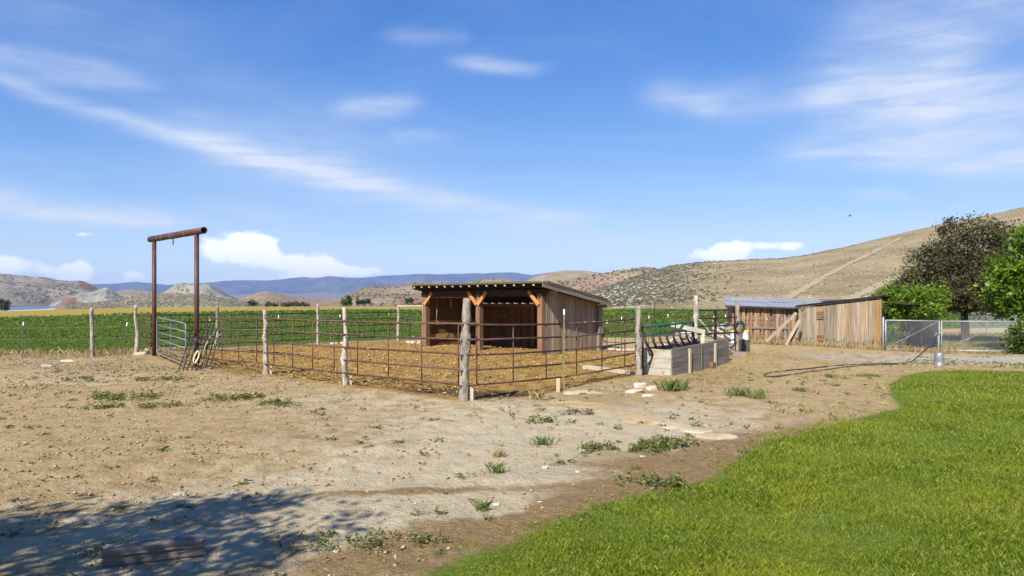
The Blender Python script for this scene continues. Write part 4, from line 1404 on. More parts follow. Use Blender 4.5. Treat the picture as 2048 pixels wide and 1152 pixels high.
# ================================================================== STEEL ARCH AND ITS GATE
def build_arch():
    L, Rr = on(ARCH_L), on(ARCH_R)
    t = thing('pipe_arch', 'tall rust-brown pipe arch over the pen gate', 'gate arch', (L + Rr) / 2)
    zt = 4.52
    for p in (L, Rr):
        MB().tube([p - Vector((0, 0, 0.3)), Vector((p.x, p.y, zt))], 0.078, 16).build('post', M['arch_pipe'], t, True)
    d = Vector((Rr.x - L.x, Rr.y - L.y, 0)).normalized()
    a = Vector((L.x, L.y, zt + 0.10)) - d * 0.42; b = Vector((Rr.x, Rr.y, zt + 0.10)) + d * 0.62
    # open-ended pipe: outer and inner wall
    s, u = frame(b - a)
    vs = []; n = 20
    for p, r in ((a, 0.115), (b, 0.115), (b, 0.098), (a, 0.098)):
        for k in range(n):
            q = 2 * math.pi * k / n
            vs.append(p + (s * math.cos(q) + u * math.sin(q)) * r)
    mb = MB()
    mb.add(vs, [(i * n + k, i * n + (k + 1) % n, ((i + 1) % 4) * n + (k + 1) % n, ((i + 1) % 4) * n + k) for i in range(4) for k in range(n)])
    bar = mb.build('crossbar', M['arch_pipe'], t, True)
    bar.data.polygons.foreach_set('use_smooth', [i // n in (0, 2) for i in range(len(bar.data.polygons))])
    for f_ in (0.19, 0.27, 0.43, 0.47, 0.52, 0.70):
        c = a.lerp(b, f_)
        w = []
        for k in range(17):
            q = 2 * math.pi * k / 16
            w.append(c + (s * math.cos(q) + u * math.sin(q)) * 0.119 + d * 0.02 * math.sin(q))
        MB().tube(w, 0.007, 4, False).build('wire_wrap', M['galvanised'], t)
    c = a.lerp(b, 0.46) - Vector((0, 0, 0.1))
    MB().tube([c - d * 0.10, c - d * 0.06 - Vector((0, 0, 0.10)), c - Vector((0, 0, 0.24)), c + d * 0.06 - Vector((0, 0, 0.10)), c + d * 0.10], 0.012, 6).build('hook', M['black_pipe'], t, True)


build_arch()


def tube_gate(name, a, b, z0, z1, rails, mat, label, cat, r=0.024, rc=0.16, mids=(0.5,), strap=0.04):
    """tubular gate: one bent outer tube, cross rails, flat uprights"""
    A, B = Vector(a), Vector(b)
    t = thing(name, label, cat, A)
    d = Vector((B.x - A.x, B.y - A.y, 0)); L = d.length; d.normalize()
    dz = B.z - A.z
    def p(x, z):
        return A + d * x + Vector((0, 0, z + dz * x / L))
    path = []
    for cx, cz, a0 in ((rc, z0 + rc, 180), (L - rc, z0 + rc, 270), (L - rc, z1 - rc, 0), (rc, z1 - rc, 90)):
        for k in range(6):
            q = R(a0 + 90 * k / 5)
            path.append(p(cx + rc * math.cos(q), cz + rc * math.sin(q)))
    path.append(path[0])
    MB().tube(path, r, 8, False).build('frame', M[mat], t, True)
    for i in range(1, rails - 1):
        z = z0 + (z1 - z0) * i / (rails - 1)
        MB().tube([p(0, z), p(L * 0.5, z - 0.008), p(L, z)], r * 0.9, 8).build('rail', M[mat], t, True)
    for m_ in mids:
        MB().beam(p(L * m_, z0), p(L * m_, z1), strap, 0.03, d).build('upright', M[mat], t)
    return t, p, L


A_, B_ = on(ARCH_L) + Vector((0.17, -0.12, 0.0)), on(ARCH_R) + Vector((-0.12, -0.55, 0.02))
tg, gp, gl = tube_gate('tube_gate', A_, B_, 0.12, 1.50, 6, 'gate_grey', 'grey steel tube gate standing under the rust-brown arch', 'gate', 0.026, 0.15)
MB().tube([gp(gl, 0.9), gp(gl + 0.15, 0.92), on(ARCH_R) + Vector((0, 0, 0.9))], 0.012, 5).build('chain', M['galvanised'], tg)


# ================================================================== HARROW LEANING ON THE ARCH
def build_harrow():
    base = g3(388, 737)
    t = thing('drag_harrow', 'rusty spike harrow frame leaning on the right arch post', 'harrow', base)
    Rr = on(ARCH_R)
    side = Vector((0.86, 0.5, 0)).normalized()
    lean = (Rr + Vector((0.42, -0.10, 1.42)) - base)
    w = 0.92
    def q(u, v, n=0.0):
        return base + side * ((u - 0.5) * w) + lean * v + Vector((0.5, -0.86, 0.25)).normalized() * n
    for u in (0, 0.14, 0.28, 0.42, 0.57, 0.71, 0.86, 1.0):
        MB().tube([q(u, -0.04 + 0.02 * math.sin(u * 9)), q(u, 1.0 + 0.05 * math.sin(u * 21))], 0.021, 6).build('bar', M['black_pipe'], t, True)
    for v in (0.06, 0.32, 0.62, 0.93):
        MB().beam(q(-0.03, v, 0.02), q(1.03, v + 0.01, 0.02), 0.035, 0.02).build('cross_bar', M['rust_pipe'], t)
        for u in (0.1, 0.3, 0.5, 0.7, 0.9):
            MB().tube([q(u, v, -0.02), q(u, v - 0.01, 0.14)], [0.012, 0.004], 5).build('tooth', M['black_pipe'], t)
    # things hung on it
    rp = thing('rope_coil', 'tan rope coil hanging on the harrow', 'rope', q(0.45, 0.5, 0.05))
    for k in range(4):
        pts = []
        for i in range(25):
            a = 2 * math.pi * i / 24
            pts.append(q(0.42 + 0.07 * math.cos(a) + 0.01 * k, 0.30 + 0.13 * math.sin(a) - 0.01 * k, 0.05 + 0.012 * k))
        MB().tube(pts, 0.011, 5, False).build('loop', M['rope'], rp, True)
    MB().tube([q(0.40, 0.25, 0.06), q(0.5, 0.15, 0.07), q(0.62, 0.10, 0.06), q(0.72, 0.22, 0.05)], 0.010, 5).build('rope_end', M['rope'], rp, True)
    for (u0, v0, k, lb) in ((0.62, 0.42, 1.0, 'forked pale antler hung on the left of the harrow'), (0.90, 0.50, 0.8, 'small pale antler tied at the right edge of the harrow')):
        an = MB()
        an.tube([q(u0, v0, 0.05), q(u0 + 0.02, v0 + 0.16 * k, 0.08), q(u0 + 0.06, v0 + 0.30 * k, 0.10)], [0.016, 0.015, 0.012], 6)
        an.tube([q(u0 + 0.06, v0 + 0.30 * k, 0.10), q(u0 + 0.02, v0 + 0.40 * k, 0.12), q(u0 - 0.08, v0 + 0.45 * k, 0.10)], [0.012, 0.010, 0.003], 5)
        an.tube([q(u0 + 0.06, v0 + 0.30 * k, 0.10), q(u0 + 0.15, v0 + 0.38 * k, 0.12), q(u0 + 0.16, v0 + 0.55 * k, 0.10)], [0.012, 0.010, 0.003], 5)
        an.tube([q(u0 + 0.02, v0 + 0.16 * k, 0.08), q(u0 + 0.10, v0 + 0.20 * k, 0.14)], [0.012, 0.003], 5)
        o = an.build('antler', M['bone'], None, True, tuple(q(u0, v0, 0.05)))
        tag(o, lb, 'antler', 'antlers hung on the harrow')
    ha = thing('halter', 'purple web halter looped round the right arch post', 'halter', Rr + Vector((0, 0, 0.95)))
    for z, r_ in ((0.98, 0.10), (0.93, 0.105)):
        MB().tube([Rr + Vector((math.cos(a) * r_, math.sin(a) * r_, z)) for a in np.linspace(0, 2 * math.pi, 17)], 0.016, 6, False).build('band', M['purple_web'], ha, True)
    MB().tube([Rr + Vector((0.05, -0.11, 0.96)), q(0.5, 0.62, 0.04), q(0.75, 0.63, 0.04)], 0.014, 6).build('strap', M['purple_web'], ha, True)
    MB().tube([Rr + Vector((-0.07, -0.10, 0.95)), Rr + Vector((-0.14, -0.22, 0.7)), Rr + Vector((-0.16, -0.24, 0.45))], 0.012, 6).build('lead', M['purple_web'], ha, True)
    # old stump block under the harrow
    st = board('wood_block', base + Vector((-0.10, 0.18, -0.05)), base + Vector((0.45, 0.32, 0.02)), 0.26, 0.16, M['dark_timber'], None, (0, -0.3, 1), 3)
    tag(st, 'dark wooden block under the foot of the harrow', 'block')


build_harrow()

# stones and a block at the foot of the whitish post left of the arch
def rock(pt, s, mat, label, group=None, sub=2, rough=0.35, up=0.0, rotz=0.0, name='rock', cat='rock', flat=0.35):
    me = rock_mesh(name, s[0], s[1], s[2], sub, rough, flat)
    o = link(name, me, M[mat], None, False)
    o.location = on(pt, up)
    o.rotation_euler = (random.uniform(-.08, .08), random.uniform(-.08, .08), rotz)
    tag(o, label, cat, group)
    return o


rock(G(281, 713), (0.34, 0.18, 0.16), 'grey_rock', 'flat grey stone at the foot of the whitish post left of the arch')
rock(G(293, 711), (0.13, 0.15, 0.30), 'grey_rock', 'upright stone between the whitish post and the arch')
rock(G(135, 724), (0.30, 0.12, 0.10), 'pale_rock', 'long pale stone in the dirt left of the lone post')
rock(G(95, 733), (0.22, 0.10, 0.10), 'grey_rock', 'greyish stone farthest left below the field')


# ================================================================== LOAFING SHED
def build_shelter():
    FR, FL = Vector((1.21, 28.8, 0)), Vector((-4.1, 33.5, 0))
    ax = (FL - FR); LEN = ax.length; ax.normalize()       # along the front, to the left
    inn = Vector((-ax.y, ax.x, 0))                        # into the shed
    if inn.y < 0: inn = -inn
    D = 3.85
    t = thing('loafing_shed', 'open-fronted wooden livestock shelter standing inside the pen', 'shed', FR)
    def q(s, d, z):
        return FR + ax * s + inn * d + Vector((0, 0, z))
    ZF, ZB = 2.72, 2.10                                   # underside of the roof at front and back
    def roof(d):
        return ZF + (ZB - ZF) * d / D
    out = -ax; front = -inn
    # front posts, squared timber
    for s, zb in ((0.0, -0.2), (LEN * 0.5, -0.2), (LEN, -0.2)):
        board('post', q(s, 0, zb), q(s, 0, ZF - 0.20), 0.24, 0.24, M['beam_wood'], t, front, 4, 0.004, 0.0)
    for s in (0.12, LEN * 0.5, LEN - 0.1):
        board('back_post', q(s, D - 0.08, -0.2), q(s, D - 0.08, ZB - 0.08), 0.18, 0.18, M['beam_wood'], t, front, 3)
    board('back_post', q(-0.16, D + 0.06, -0.2), q(-0.16, D + 0.06, ZB - 0.05), 0.24, 0.26, M['dark_timber'], t, front, 4)
    # header beam
    board('header_beam', q(-0.25, 0, ZF - 0.16), q(LEN + 0.25, 0, ZF - 0.16), 0.28, 0.16, M['shaded_beam'], t, front, 6, 0.004)
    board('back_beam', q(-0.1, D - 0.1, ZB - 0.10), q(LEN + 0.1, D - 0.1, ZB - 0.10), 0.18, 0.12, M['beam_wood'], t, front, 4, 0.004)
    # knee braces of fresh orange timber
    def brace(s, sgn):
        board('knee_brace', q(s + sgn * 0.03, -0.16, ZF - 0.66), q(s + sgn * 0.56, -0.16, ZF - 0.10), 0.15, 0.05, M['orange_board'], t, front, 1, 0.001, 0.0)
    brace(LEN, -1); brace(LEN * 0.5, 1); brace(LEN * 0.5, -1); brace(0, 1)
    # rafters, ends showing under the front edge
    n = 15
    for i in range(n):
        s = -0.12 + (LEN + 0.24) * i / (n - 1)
        ra = board('rafter', q(s, -0.62, roof(-0.62) + 0.045), q(s, D + 0.18, roof(D + 0.18) + 0.045), 0.085, 0.10, M['shaded_beam'], t, out, 1, 0.001, 0.004)
        board('rafter_end', q(s, -0.665, roof(-0.665) + 0.045), q(s, -0.62, roof(-0.62) + 0.045), 0.060, 0.070, M['pale_timber'], t, out, 1, 0.001, 0.0)
    # blocking lit between the rafters over the left bay
    for i in range(6):
        s = LEN * 0.5 + 0.28 + i * 0.5
        board('blocking', q(s, 0.11, ZF - 0.335), q(s + 0.42, 0.11, ZF - 0.335), 0.05, 0.05, M['orange_board'], t, front, 1)
    # roof deck of planks and the felt on it
    for i in range(14):
        s0 = -0.56 + (LEN + 0.82) * i / 14; s1 = -0.56 + (LEN + 0.82) * (i + 1) / 14 - 0.006
        board('deck_board', q((s0 + s1) / 2, -0.62, roof(-0.62) + 0.120), q((s0 + s1) / 2, D + 0.22, roof(D + 0.22) + 0.120), s1 - s0, 0.026, M['shaded_beam'], t, (0, 0, 1), 1, 0.001)
    mb = MB()
    nv = 10
    vs = []
    for zz in (0.150, 0.185):
        for j in range(2):
            for i in range(nv + 1):
                s = -0.58 + (LEN + 0.86) * i / nv
                d = -0.66 if j == 0 else D + 0.25
                vs.append(q(s, d, roof(d) + zz + 0.012 * math.sin(i * 2.3)))
    k = nv + 1
    fs = []
    for i in range(nv):
        fs += [(i, i + 1, k + i + 1, k + i), (2 * k + i, 3 * k + i, 3 * k + i + 1, 2 * k + i + 1), (i, 2 * k + i, 2 * k + i + 1, i + 1), (k + i, k + i + 1, 3 * k + i + 1, 3 * k + i)]
    fs += [(0, k, 3 * k, 2 * k), (nv, 2 * k + nv, 3 * k + nv, k + nv)]
    mb.add(vs, fs)
    rf = mb.build('roof_felt', M['roof_felt'], t)
    board('felt_edge', q(-0.57, -0.676, roof(-0.67) + 0.150), q(LEN + 0.27, -0.676, roof(-0.67) + 0.150), 0.075, 0.012, M['roof_felt'], rf, front, 8, 0.004, 0)
    # barge boards on the two gable slopes
    for s, o_ in ((-0.60, 0), (LEN + 0.295, 1)):
        board('barge_board', q(s, -0.66, roof(-0.66) + 0.04), q(s, D + 0.24, roof(D + 0.24) + 0.04), 0.17, 0.04, M['grey_board'], t, out if not o_ else ax, 4, 0.004)
        board('barge_trim', q(s, -0.68, roof(-0.68) + 0.175), q(s, D + 0.26, roof(D + 0.26) + 0.175), 0.085, 0.06, M['grey_board'], t, out if not o_ else ax, 6, 0.010)
    for i in range(15):                                   # ragged shingle ends along the right slope
        d = -0.45 + i * 0.29
        board('shingle', q(-0.60, d, roof(d) + 0.232), q(-0.60, d + 0.27, roof(d + 0.27) + 0.215), 0.13, 0.018, M['dark_timber'], rf, (0, 0, 1), 1, 0.004)
    for d in (0.30, D + 0.10):                            # bracket blocks under the right slope
        board('purlin_end', q(-0.56, d, roof(d) - 0.10), q(-0.16, d, roof(d) - 0.10), 0.15, 0.11, M['grey_board'], t, front, 1)
    # right end wall of vertical planks
    def wall_frame(name, ends):
        mb = MB()
        for a, b in ends:
            mb.beam(a, b, 0.05, 0.09)
        return mb.build(name, M['red_board'], t)
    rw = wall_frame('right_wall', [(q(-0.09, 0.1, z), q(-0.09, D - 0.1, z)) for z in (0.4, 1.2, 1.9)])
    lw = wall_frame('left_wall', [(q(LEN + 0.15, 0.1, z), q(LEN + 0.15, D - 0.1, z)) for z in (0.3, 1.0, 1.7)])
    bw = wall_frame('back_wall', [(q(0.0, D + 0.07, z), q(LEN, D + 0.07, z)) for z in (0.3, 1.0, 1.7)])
    d = 0.14
    i = 0
    while d < D:
        w = random.uniform(0.15, 0.23)
        w = min(w, D - d + 0.02)
        m_ = M['tan_board'] if i > 1 else M['grey_board']
        board('wall_plank', q(-0.13 + 0.010 * (i % 2), d + w / 2, -0.12 + random.uniform(0, 0.05)), q(-0.13 + 0.010 * (i % 2), d + w / 2, roof(d + w) + 0.03), w - 0.020, 0.026, m_, rw, out, 3, 0.003, 0.004)
        d += w; i += 1
    # left end wall, seen from inside, and its rails
    d = 0.14
    while d < D:
        w = random.uniform(0.13, 0.20)
        w = min(w, D - d + 0.02)
        board('wall_plank', q(LEN + 0.10, d + w / 2, -0.12), q(LEN + 0.10, d + w / 2, roof(d + w) + 0.03), w - 0.006, 0.026, M['red_board'], lw, out, 2, 0.003, 0.004)
        d += w
    for z in (0.52, 1.18):
        board('wall_rail', q(LEN + 0.045, 0.15, z), q(LEN + 0.045, D - 0.2, z), 0.22, 0.045, M['honey_board'], lw, out, 2)
    # back wall of narrow slats with rails
    s = -0.05
    while s < LEN:
        w = random.uniform(0.14, 0.21)
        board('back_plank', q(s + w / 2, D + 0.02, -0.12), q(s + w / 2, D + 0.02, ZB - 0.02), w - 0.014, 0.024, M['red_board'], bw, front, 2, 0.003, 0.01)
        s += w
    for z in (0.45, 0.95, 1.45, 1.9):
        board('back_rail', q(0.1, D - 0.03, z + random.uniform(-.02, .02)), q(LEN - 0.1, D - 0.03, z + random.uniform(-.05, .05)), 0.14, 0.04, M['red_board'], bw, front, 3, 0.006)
    # rope and strap hung inside
    MB().tube([q(LEN - 0.3, 0.4, ZF - 0.3), q(LEN - 0.28, 0.42, 1.6), q(LEN - 0.22, 0.42, 1.2)], 0.012, 5).build('hanging_rope', M['rope'], t, True)
    MB().tube([q(LEN - 0.75, 0.9, ZF - 0.4), q(LEN - 0.73, 0.92, 1.9)], 0.02, 5).build('hanging_strap', M['rope'], t, True)


build_shelter()
# gear dumped behind the shelter's right end
gear = thing('implement', 'rusty old implement leaning behind the shelter\'s right end', 'implement', on((4.0, 32.1)))
gb = wp(gear)
for k in range(5):
    MB().tube([gb + Vector((0.02 * k, 0.1, -0.05)), gb + Vector((0.28 - 0.1 * k, 0.05 * k, 0.9 - 0.11 * k))], 0.03, 6).build('bar', M['rust_pipe'], gear)
MB().tube([gb + Vector((0.16 + 0.2 * math.cos(a), 0.0, 0.22 + 0.2 * math.sin(a))) for a in np.linspace(0, 6.283, 15)], 0.025, 6, False).build('ring', M['rust_pipe'], gear)


# ================================================================== HAY FEEDER AND BUNK
def build_feeder():
    a, b = Vector((3.92, 21.0, 0)), Vector((6.05, 23.32, 0))
    a.z = gz(a.x, a.y); b.z = gz(b.x, b.y)
    t = thing('hay_feeder', 'green-topped feeder panel of bent black bars behind the bunk', 'feeder', a)
    d = Vector((b.x - a.x, b.y - a.y, 0)); L = d.length; d.normalize()
    nrm = Vector((d.y, -d.x, 0))
    def p(x, z, n=0.0):
        return a + d * x + Vector((0, 0, z)) + nrm * n
    MB().tube([p(0, 1.44), p(L - 0.10, 1.52), p(L - 0.02, 1.50), p(L, 1.40)], 0.034, 8).build('top_rail', M['green_paint'], t, True)
    MB().tube([p(0, 1.18), p(L, 1.28)], 0.028, 8).build('mid_rail', M['green_paint'], t, True)
    MB().tube([p(0, 0.30), p(L, 0.30)], 0.028, 8).build('bottom_rail', M['green_paint'], t, True)
    for x in (0.32, 0.40, 0.62, 0.84):
        f = x
        MB().tube([p(L * f, 1.18 + 0.1 * f), p(L * f, 1.44 + 0.08 * f)], 0.020, 6).build('strut', M['green_paint'], t, True)
    MB().tube([p(L, 1.40), p(L, 0.1)], 0.032, 8).build('end_post', M['black_pipe'], t, True)
    MB().tube([p(0, 1.44), p(0, 0.02)], 0.032, 8).build('end_post', M['black_pipe'], t, True)
    for i in range(8):
        x = 0.12 + i * (L - 0.24) / 7
        pts = []
        for k in range(13):
            s = k / 12
            pts.append(p(x + 0.10 * math.sin(s * math.pi * 2) * -0.9 + 0.20 * sstep(s, 0.2, 0.8), 1.22 + 0.08 * x / L - 0.92 * s, 0.13 * math.sin(s * math.pi)))
        MB().tube(pts, 0.036, 8).build('bent_bar', M['black_pipe'], t, True)

    B, A, C, D = Vector((4.0, 21.5, 0)), Vector((4.72, 20.72, 0)), Vector((7.42, 24.0, 0)), Vector((6.62, 24.15, 0))
    for v in (A, B, C, D):
        v.z = gz(v.x, v.y)
    k = thing('feed_bunk', 'long grey plank feed bunk outside the pen fence', 'feed bunk', A)
    e = (B - A).normalized(); l = (C - A).normalized()
    H = 0.78
    def stack(p, q, name, mat, face, zs, over=0.0):
        for z0, z1 in zs:
            zc = (z0 + z1) / 2
            dd = (q - p).normalized() * over
            board(name, p - dd + Vector((0, 0, zc)), q + dd + Vector((0, 0, zc)), z1 - z0 - 0.010, 0.045, mat, k, face, 4, 0.004, 0.004)
    nout = Vector((l.y, -l.x, 0)); eout = Vector((-e.y, e.x, 0))
    if eout.y > 0: eout = -eout
    zs = [(-0.12, 0.20), (0.20, 0.49), (0.49, H)]
    stack(A + l * 0.03, B + l * 0.03, 'end_plank', M['bunk_light'], eout, zs)
    stack(A, C, 'side_plank', M['bunk_grey'], nout, [(-0.12, 0.24), (0.24, 0.50), (0.50, H + 0.03)])
    stack(B, D, 'inner_plank', M['bunk_grey'], -nout, zs)
    stack(C, D, 'far_plank', M['bunk_grey'], -eout, zs)
    board('floor_plank', (A + B) / 2 + l * 0.1 + Vector((0, 0, 0.14)), (C + D) / 2 - l * 0.1 + Vector((0, 0, 0.14)), 0.66, 0.03, M['bunk_grey'], k, (0, 0, 1), 1)
    for s, hh, mt, ww in ((0.27, 0.72, 'pale_timber', 0.10), (0.72, 0.74, 'pale_timber', 0.11)):
        p = A.lerp(C, s) + nout * 0.05
        board('batten', p + Vector((0, 0, -0.15)), p + Vector((0, 0, hh)), ww, 0.06, M[mt], k, nout, 2, 0.002)
    p = A.lerp(C, 0.47) + nout * 0.05
    board('steel_batten', p + Vector((0, 0, -0.15)), p + Vector((0, 0, 0.80)), 0.05, 0.02, M['t_post_olive'], k, nout, 1, 0.001)
    p = A.lerp(C, 0.62) + nout * 0.10
    o = board('wood_block', p + Vector((-0.05, -0.08, 0.08)), p + Vector((0.09, 0.08, 0.08)), 0.16, 0.14, M['beam_wood'], None, nout, 1)
    tag(o, 'small brown wood block against the long side of the bunk', 'block')
    # brace post and rail between bunk and hinge post
    pp = Vector((6.28, 23.05, 0)); pp.z = gz(pp.x, pp.y)
    t2 = thing('brace_post', 'pale round brace post with a grey rail beside the hinge post', 'post', pp)
    MB().tube([pp - Vector((0, 0, 0.2)), pp + Vector((0.0, 0, 1.15))], 0.075, 10).build('post', M['pale_timber'], t2, True)
    board('rail', pp + Vector((-1.10, -0.30, 1.42)), pp + Vector((0.05, -0.02, 1.16)), 0.15, 0.05, M['bunk_light'], t2, (0.2, -1, 0.2), 2)


build_feeder()
tag(board('ground_timber', g3(1170, 737, 0.03), g3(1262, 750, 0.03), 0.22, 0.14, M['pale_timber'], None, (0, 0, 1), 4, 0.006),
    'pale squared timber lying along the right pen fence', 'timber')

# black bow gate
A_ = Vector((6.30, 24.1, 0.33)); B_ = Vector((8.22, 25.85, 0.33))
bg_, p_, l_ = tube_gate('bow_gate', A_, B_, 0.18, 1.56, 6, 'black_pipe', 'black tube gate with rounded top corners behind the bunk', 'gate', 0.026, 0.2, (0.5,), 0.09)
MB().tube([p_(l_, 0.35), p_(l_ + 0.18, 0.36)], 0.02, 6).build('hinge', M['black_pipe'], bg_)
MB().tube([p_(l_, 1.30), p_(l_ + 0.18, 1.31)], 0.02, 6).build('hinge', M['black_pipe'], bg_)
for dx, lb in ((0.26, 'black hose coil looped over the latch post'),):
    c = on(GP) + Vector((0.0, -0.12, 1.0))
    mb = MB()
    for k in range(3):
        mb.tube([c + Vector((0.17 * math.cos(a) + 0.03 * k, -0.015 * k, 0.22 * math.sin(a))) for a in np.linspace(0, 6.283, 21)], 0.016, 6, False)
    tag(mb.build('hose_coil', M['hose_black'], None, True, tuple(c)), lb, 'hose')


def bucket(c, r, h, mats, label, handle=True, flip=False):
    t = thing('bucket', label, 'bucket', c)
    c = Vector(c)
    prof = [(0.86 * r, 0), (0.90 * r, h * 0.3), (0.97 * r, h * 0.85), (1.04 * r, h * 0.87), (1.04 * r, h), (0.93 * r, h), (0.8 * r, 0.03)]
    if flip:
        prof = [(1.04 * r, 0), (1.04 * r, h * 0.06), (0.97 * r, h * 0.08), (0.93 * r, h * 0.4), (0.94 * r, h * 0.42), (0.86 * r, h * 0.97), (0.80 * r, h)]
    n = 18
    vs = [(c.x + r_ * math.cos(2 * math.pi * k / n), c.y + r_ * math.sin(2 * math.pi * k / n), c.z + z) for r_, z in prof for k in range(n)]
    fs = [(i * n + k, i * n + (k + 1) % n, (i + 1) * n + (k + 1) % n, (i + 1) * n + k) for i in range(len(prof) - 1) for k in range(n)]
    fs.append(tuple((len(prof) - 1) * n + k for k in range(n)))
    mb = MB(); mb.add(vs, fs)
    mb.build('shell', M[mats[0]], t, True)
    if mats[1]:
        lid = MB()
        pr = [(1.08 * r, h * 0.90), (1.09 * r, h * 1.0), (1.06 * r, h * 1.04), (0.9 * r, h * 1.02)]
        vs = [(c.x + r_ * math.cos(2 * math.pi * k / n), c.y + r_ * math.sin(2 * math.pi * k / n), c.z + z) for r_, z in pr for k in range(n)]
        fs = [(i * n + k, i * n + (k + 1) % n, (i + 1) * n + (k + 1) % n, (i + 1) * n + k) for i in range(3) for k in range(n)]
        fs.append(tuple(3 * n + k for k in range(n)))
        lid.add(vs, fs)
        lid.build('lid', M[mats[1]], t, True)
    if handle:
        MB().tube([c + Vector((1.05 * r * math.cos(a), -0.25 * r, h * 0.9 + 0.9 * r * math.sin(a) * (-0.35))) for a in np.linspace(0, math.pi, 11)], 0.005, 5).build('handle', M['galvanised'], t)
    return t


yb = 27.6
stand = board('stand_log', P(1482, 690, yb) + Vector((0, 0, -0.25)), P(1482, 690, yb) + Vector((0, 0, 0.22)), 0.36, 0.34, M['bark'], None, (0, -1, 0), 3)
stand.location.x += 0.12
tag(stand, 'dark upright block carrying the yellow-rimmed bucket', 'block')
bucket(P(1490, 683, yb) + Vector((0.02, -0.02, 0.02)), 0.125, 0.42, ('white_plastic', 'yellow_plastic'), 'white bucket with a yellow rim right of the latch post')
bucket(P(1468, 686, 28.2), 0.165, 0.50, ('white_plastic', 'yellow_plastic'), 'white bucket seen through the right end of the black gate')
tag(board('wood_block', on(off(GP, -0.32, -0.42), 0.03), on(off(GP, 0.12, -0.46), 0.04), 0.22, 0.20, M['bunk_grey'], None, (0, 0, 1), 2),
    'grey block on the ground below the black gate latch', 'block')


# ================================================================== SCRAP WOOD PILE
def build_pile():
    rg = random.Random(5)
    g = 'logs and sticks in the scrap pile'
    for i in range(40):
        px = rg.uniform(1325, 1462); y = rg.uniform(30.6, 33.4)
        hmax = 0.95 * math.exp(-((px - 1425) / 60) ** 2) + 0.25
        z = rg.uniform(0.05, hmax)
        c = Vector(((px - 1024) * y / F, y, gz((px - 1024) * y / F, y) + z))
        L = rg.uniform(0.4, 1.3); r_ = rg.uniform(0.03, 0.10)
        a = rg.uniform(0, 3.14); e = rg.uniform(-0.35, 0.35)
        if i % 9 == 0: e = rg.uniform(0.7, 1.2); r_ = 0.035
        d = Vector((math.cos(a) * math.cos(e), math.sin(a) * math.cos(e), math.sin(e)))
        m_ = Vector((rg.uniform(-.05, .05), rg.uniform(-.05, .05), rg.uniform(-.05, .05)))
        mb = MB()
        mb.tube([c - d * L / 2, c + m_, c + d * L / 2], [r_, r_ * 0.95, r_ * 0.75], 7, True, 0.12)
        tag(mb.build('log', M['log_wood'], None, True, tuple(c)), 'weathered log or stick heaped in the scrap pile behind the gate', 'log', g)
    for px, y, s, lb in ((1420, 30.4, (0.32, 0.25, 0.25), 'big pale stone in the scrap pile behind the gate'), (1446, 30.2, (0.38, 0.2, 0.2), 'broad pale stone low in the scrap pile'),
                         (1375, 30.1, (0.22, 0.18, 0.16), 'stone at the left end of the scrap pile'), (1352, 30.6, (0.2, 0.15, 0.13), 'small stone behind the middle feeder bars')):
        rock(((px - 1024) * y / F, y), s, 'pale_rock', lb, up=0.12)
    for px, y, s in ((1240, 31.2, (0.35, 0.2, 0.14)), (1262, 31.6, (0.5, 0.22, 0.12)), (1285, 31.0, (0.25, 0.2, 0.12)), (1225, 32.0, (0.28, 0.2, 0.12))):
        rock(((px - 1024) * y / F, y), s, 'flag_stone', {1240: 'tan stone nearest the shelter behind the brown pipe panel', 1262: 'long flat tan stone behind the brown pipe panel',
             1285: 'tan stone beside the feeder, behind the brown pipe panel', 1225: 'tan stone half hidden by the shelter\'s right end'}[px])
    for px, y, s in ((822, 37.2, (0.32, 0.2, 0.16)), (690, 36.4, (0.3, 0.2, 0.1)), (668, 36.0, (0.22, 0.16, 0.1)), (838, 36.6, (0.12, 0.1, 0.22))):
        rock(((px - 1024) * y / F, y), s, 'pale_rock', {822: 'white stone on the ground left of the shelter', 690: 'pale flat stone under the far rails', 668: 'small pale stone under the far rails, left',
             838: 'upright white stone at the foot of the slim shelter post'}[px])


build_pile()


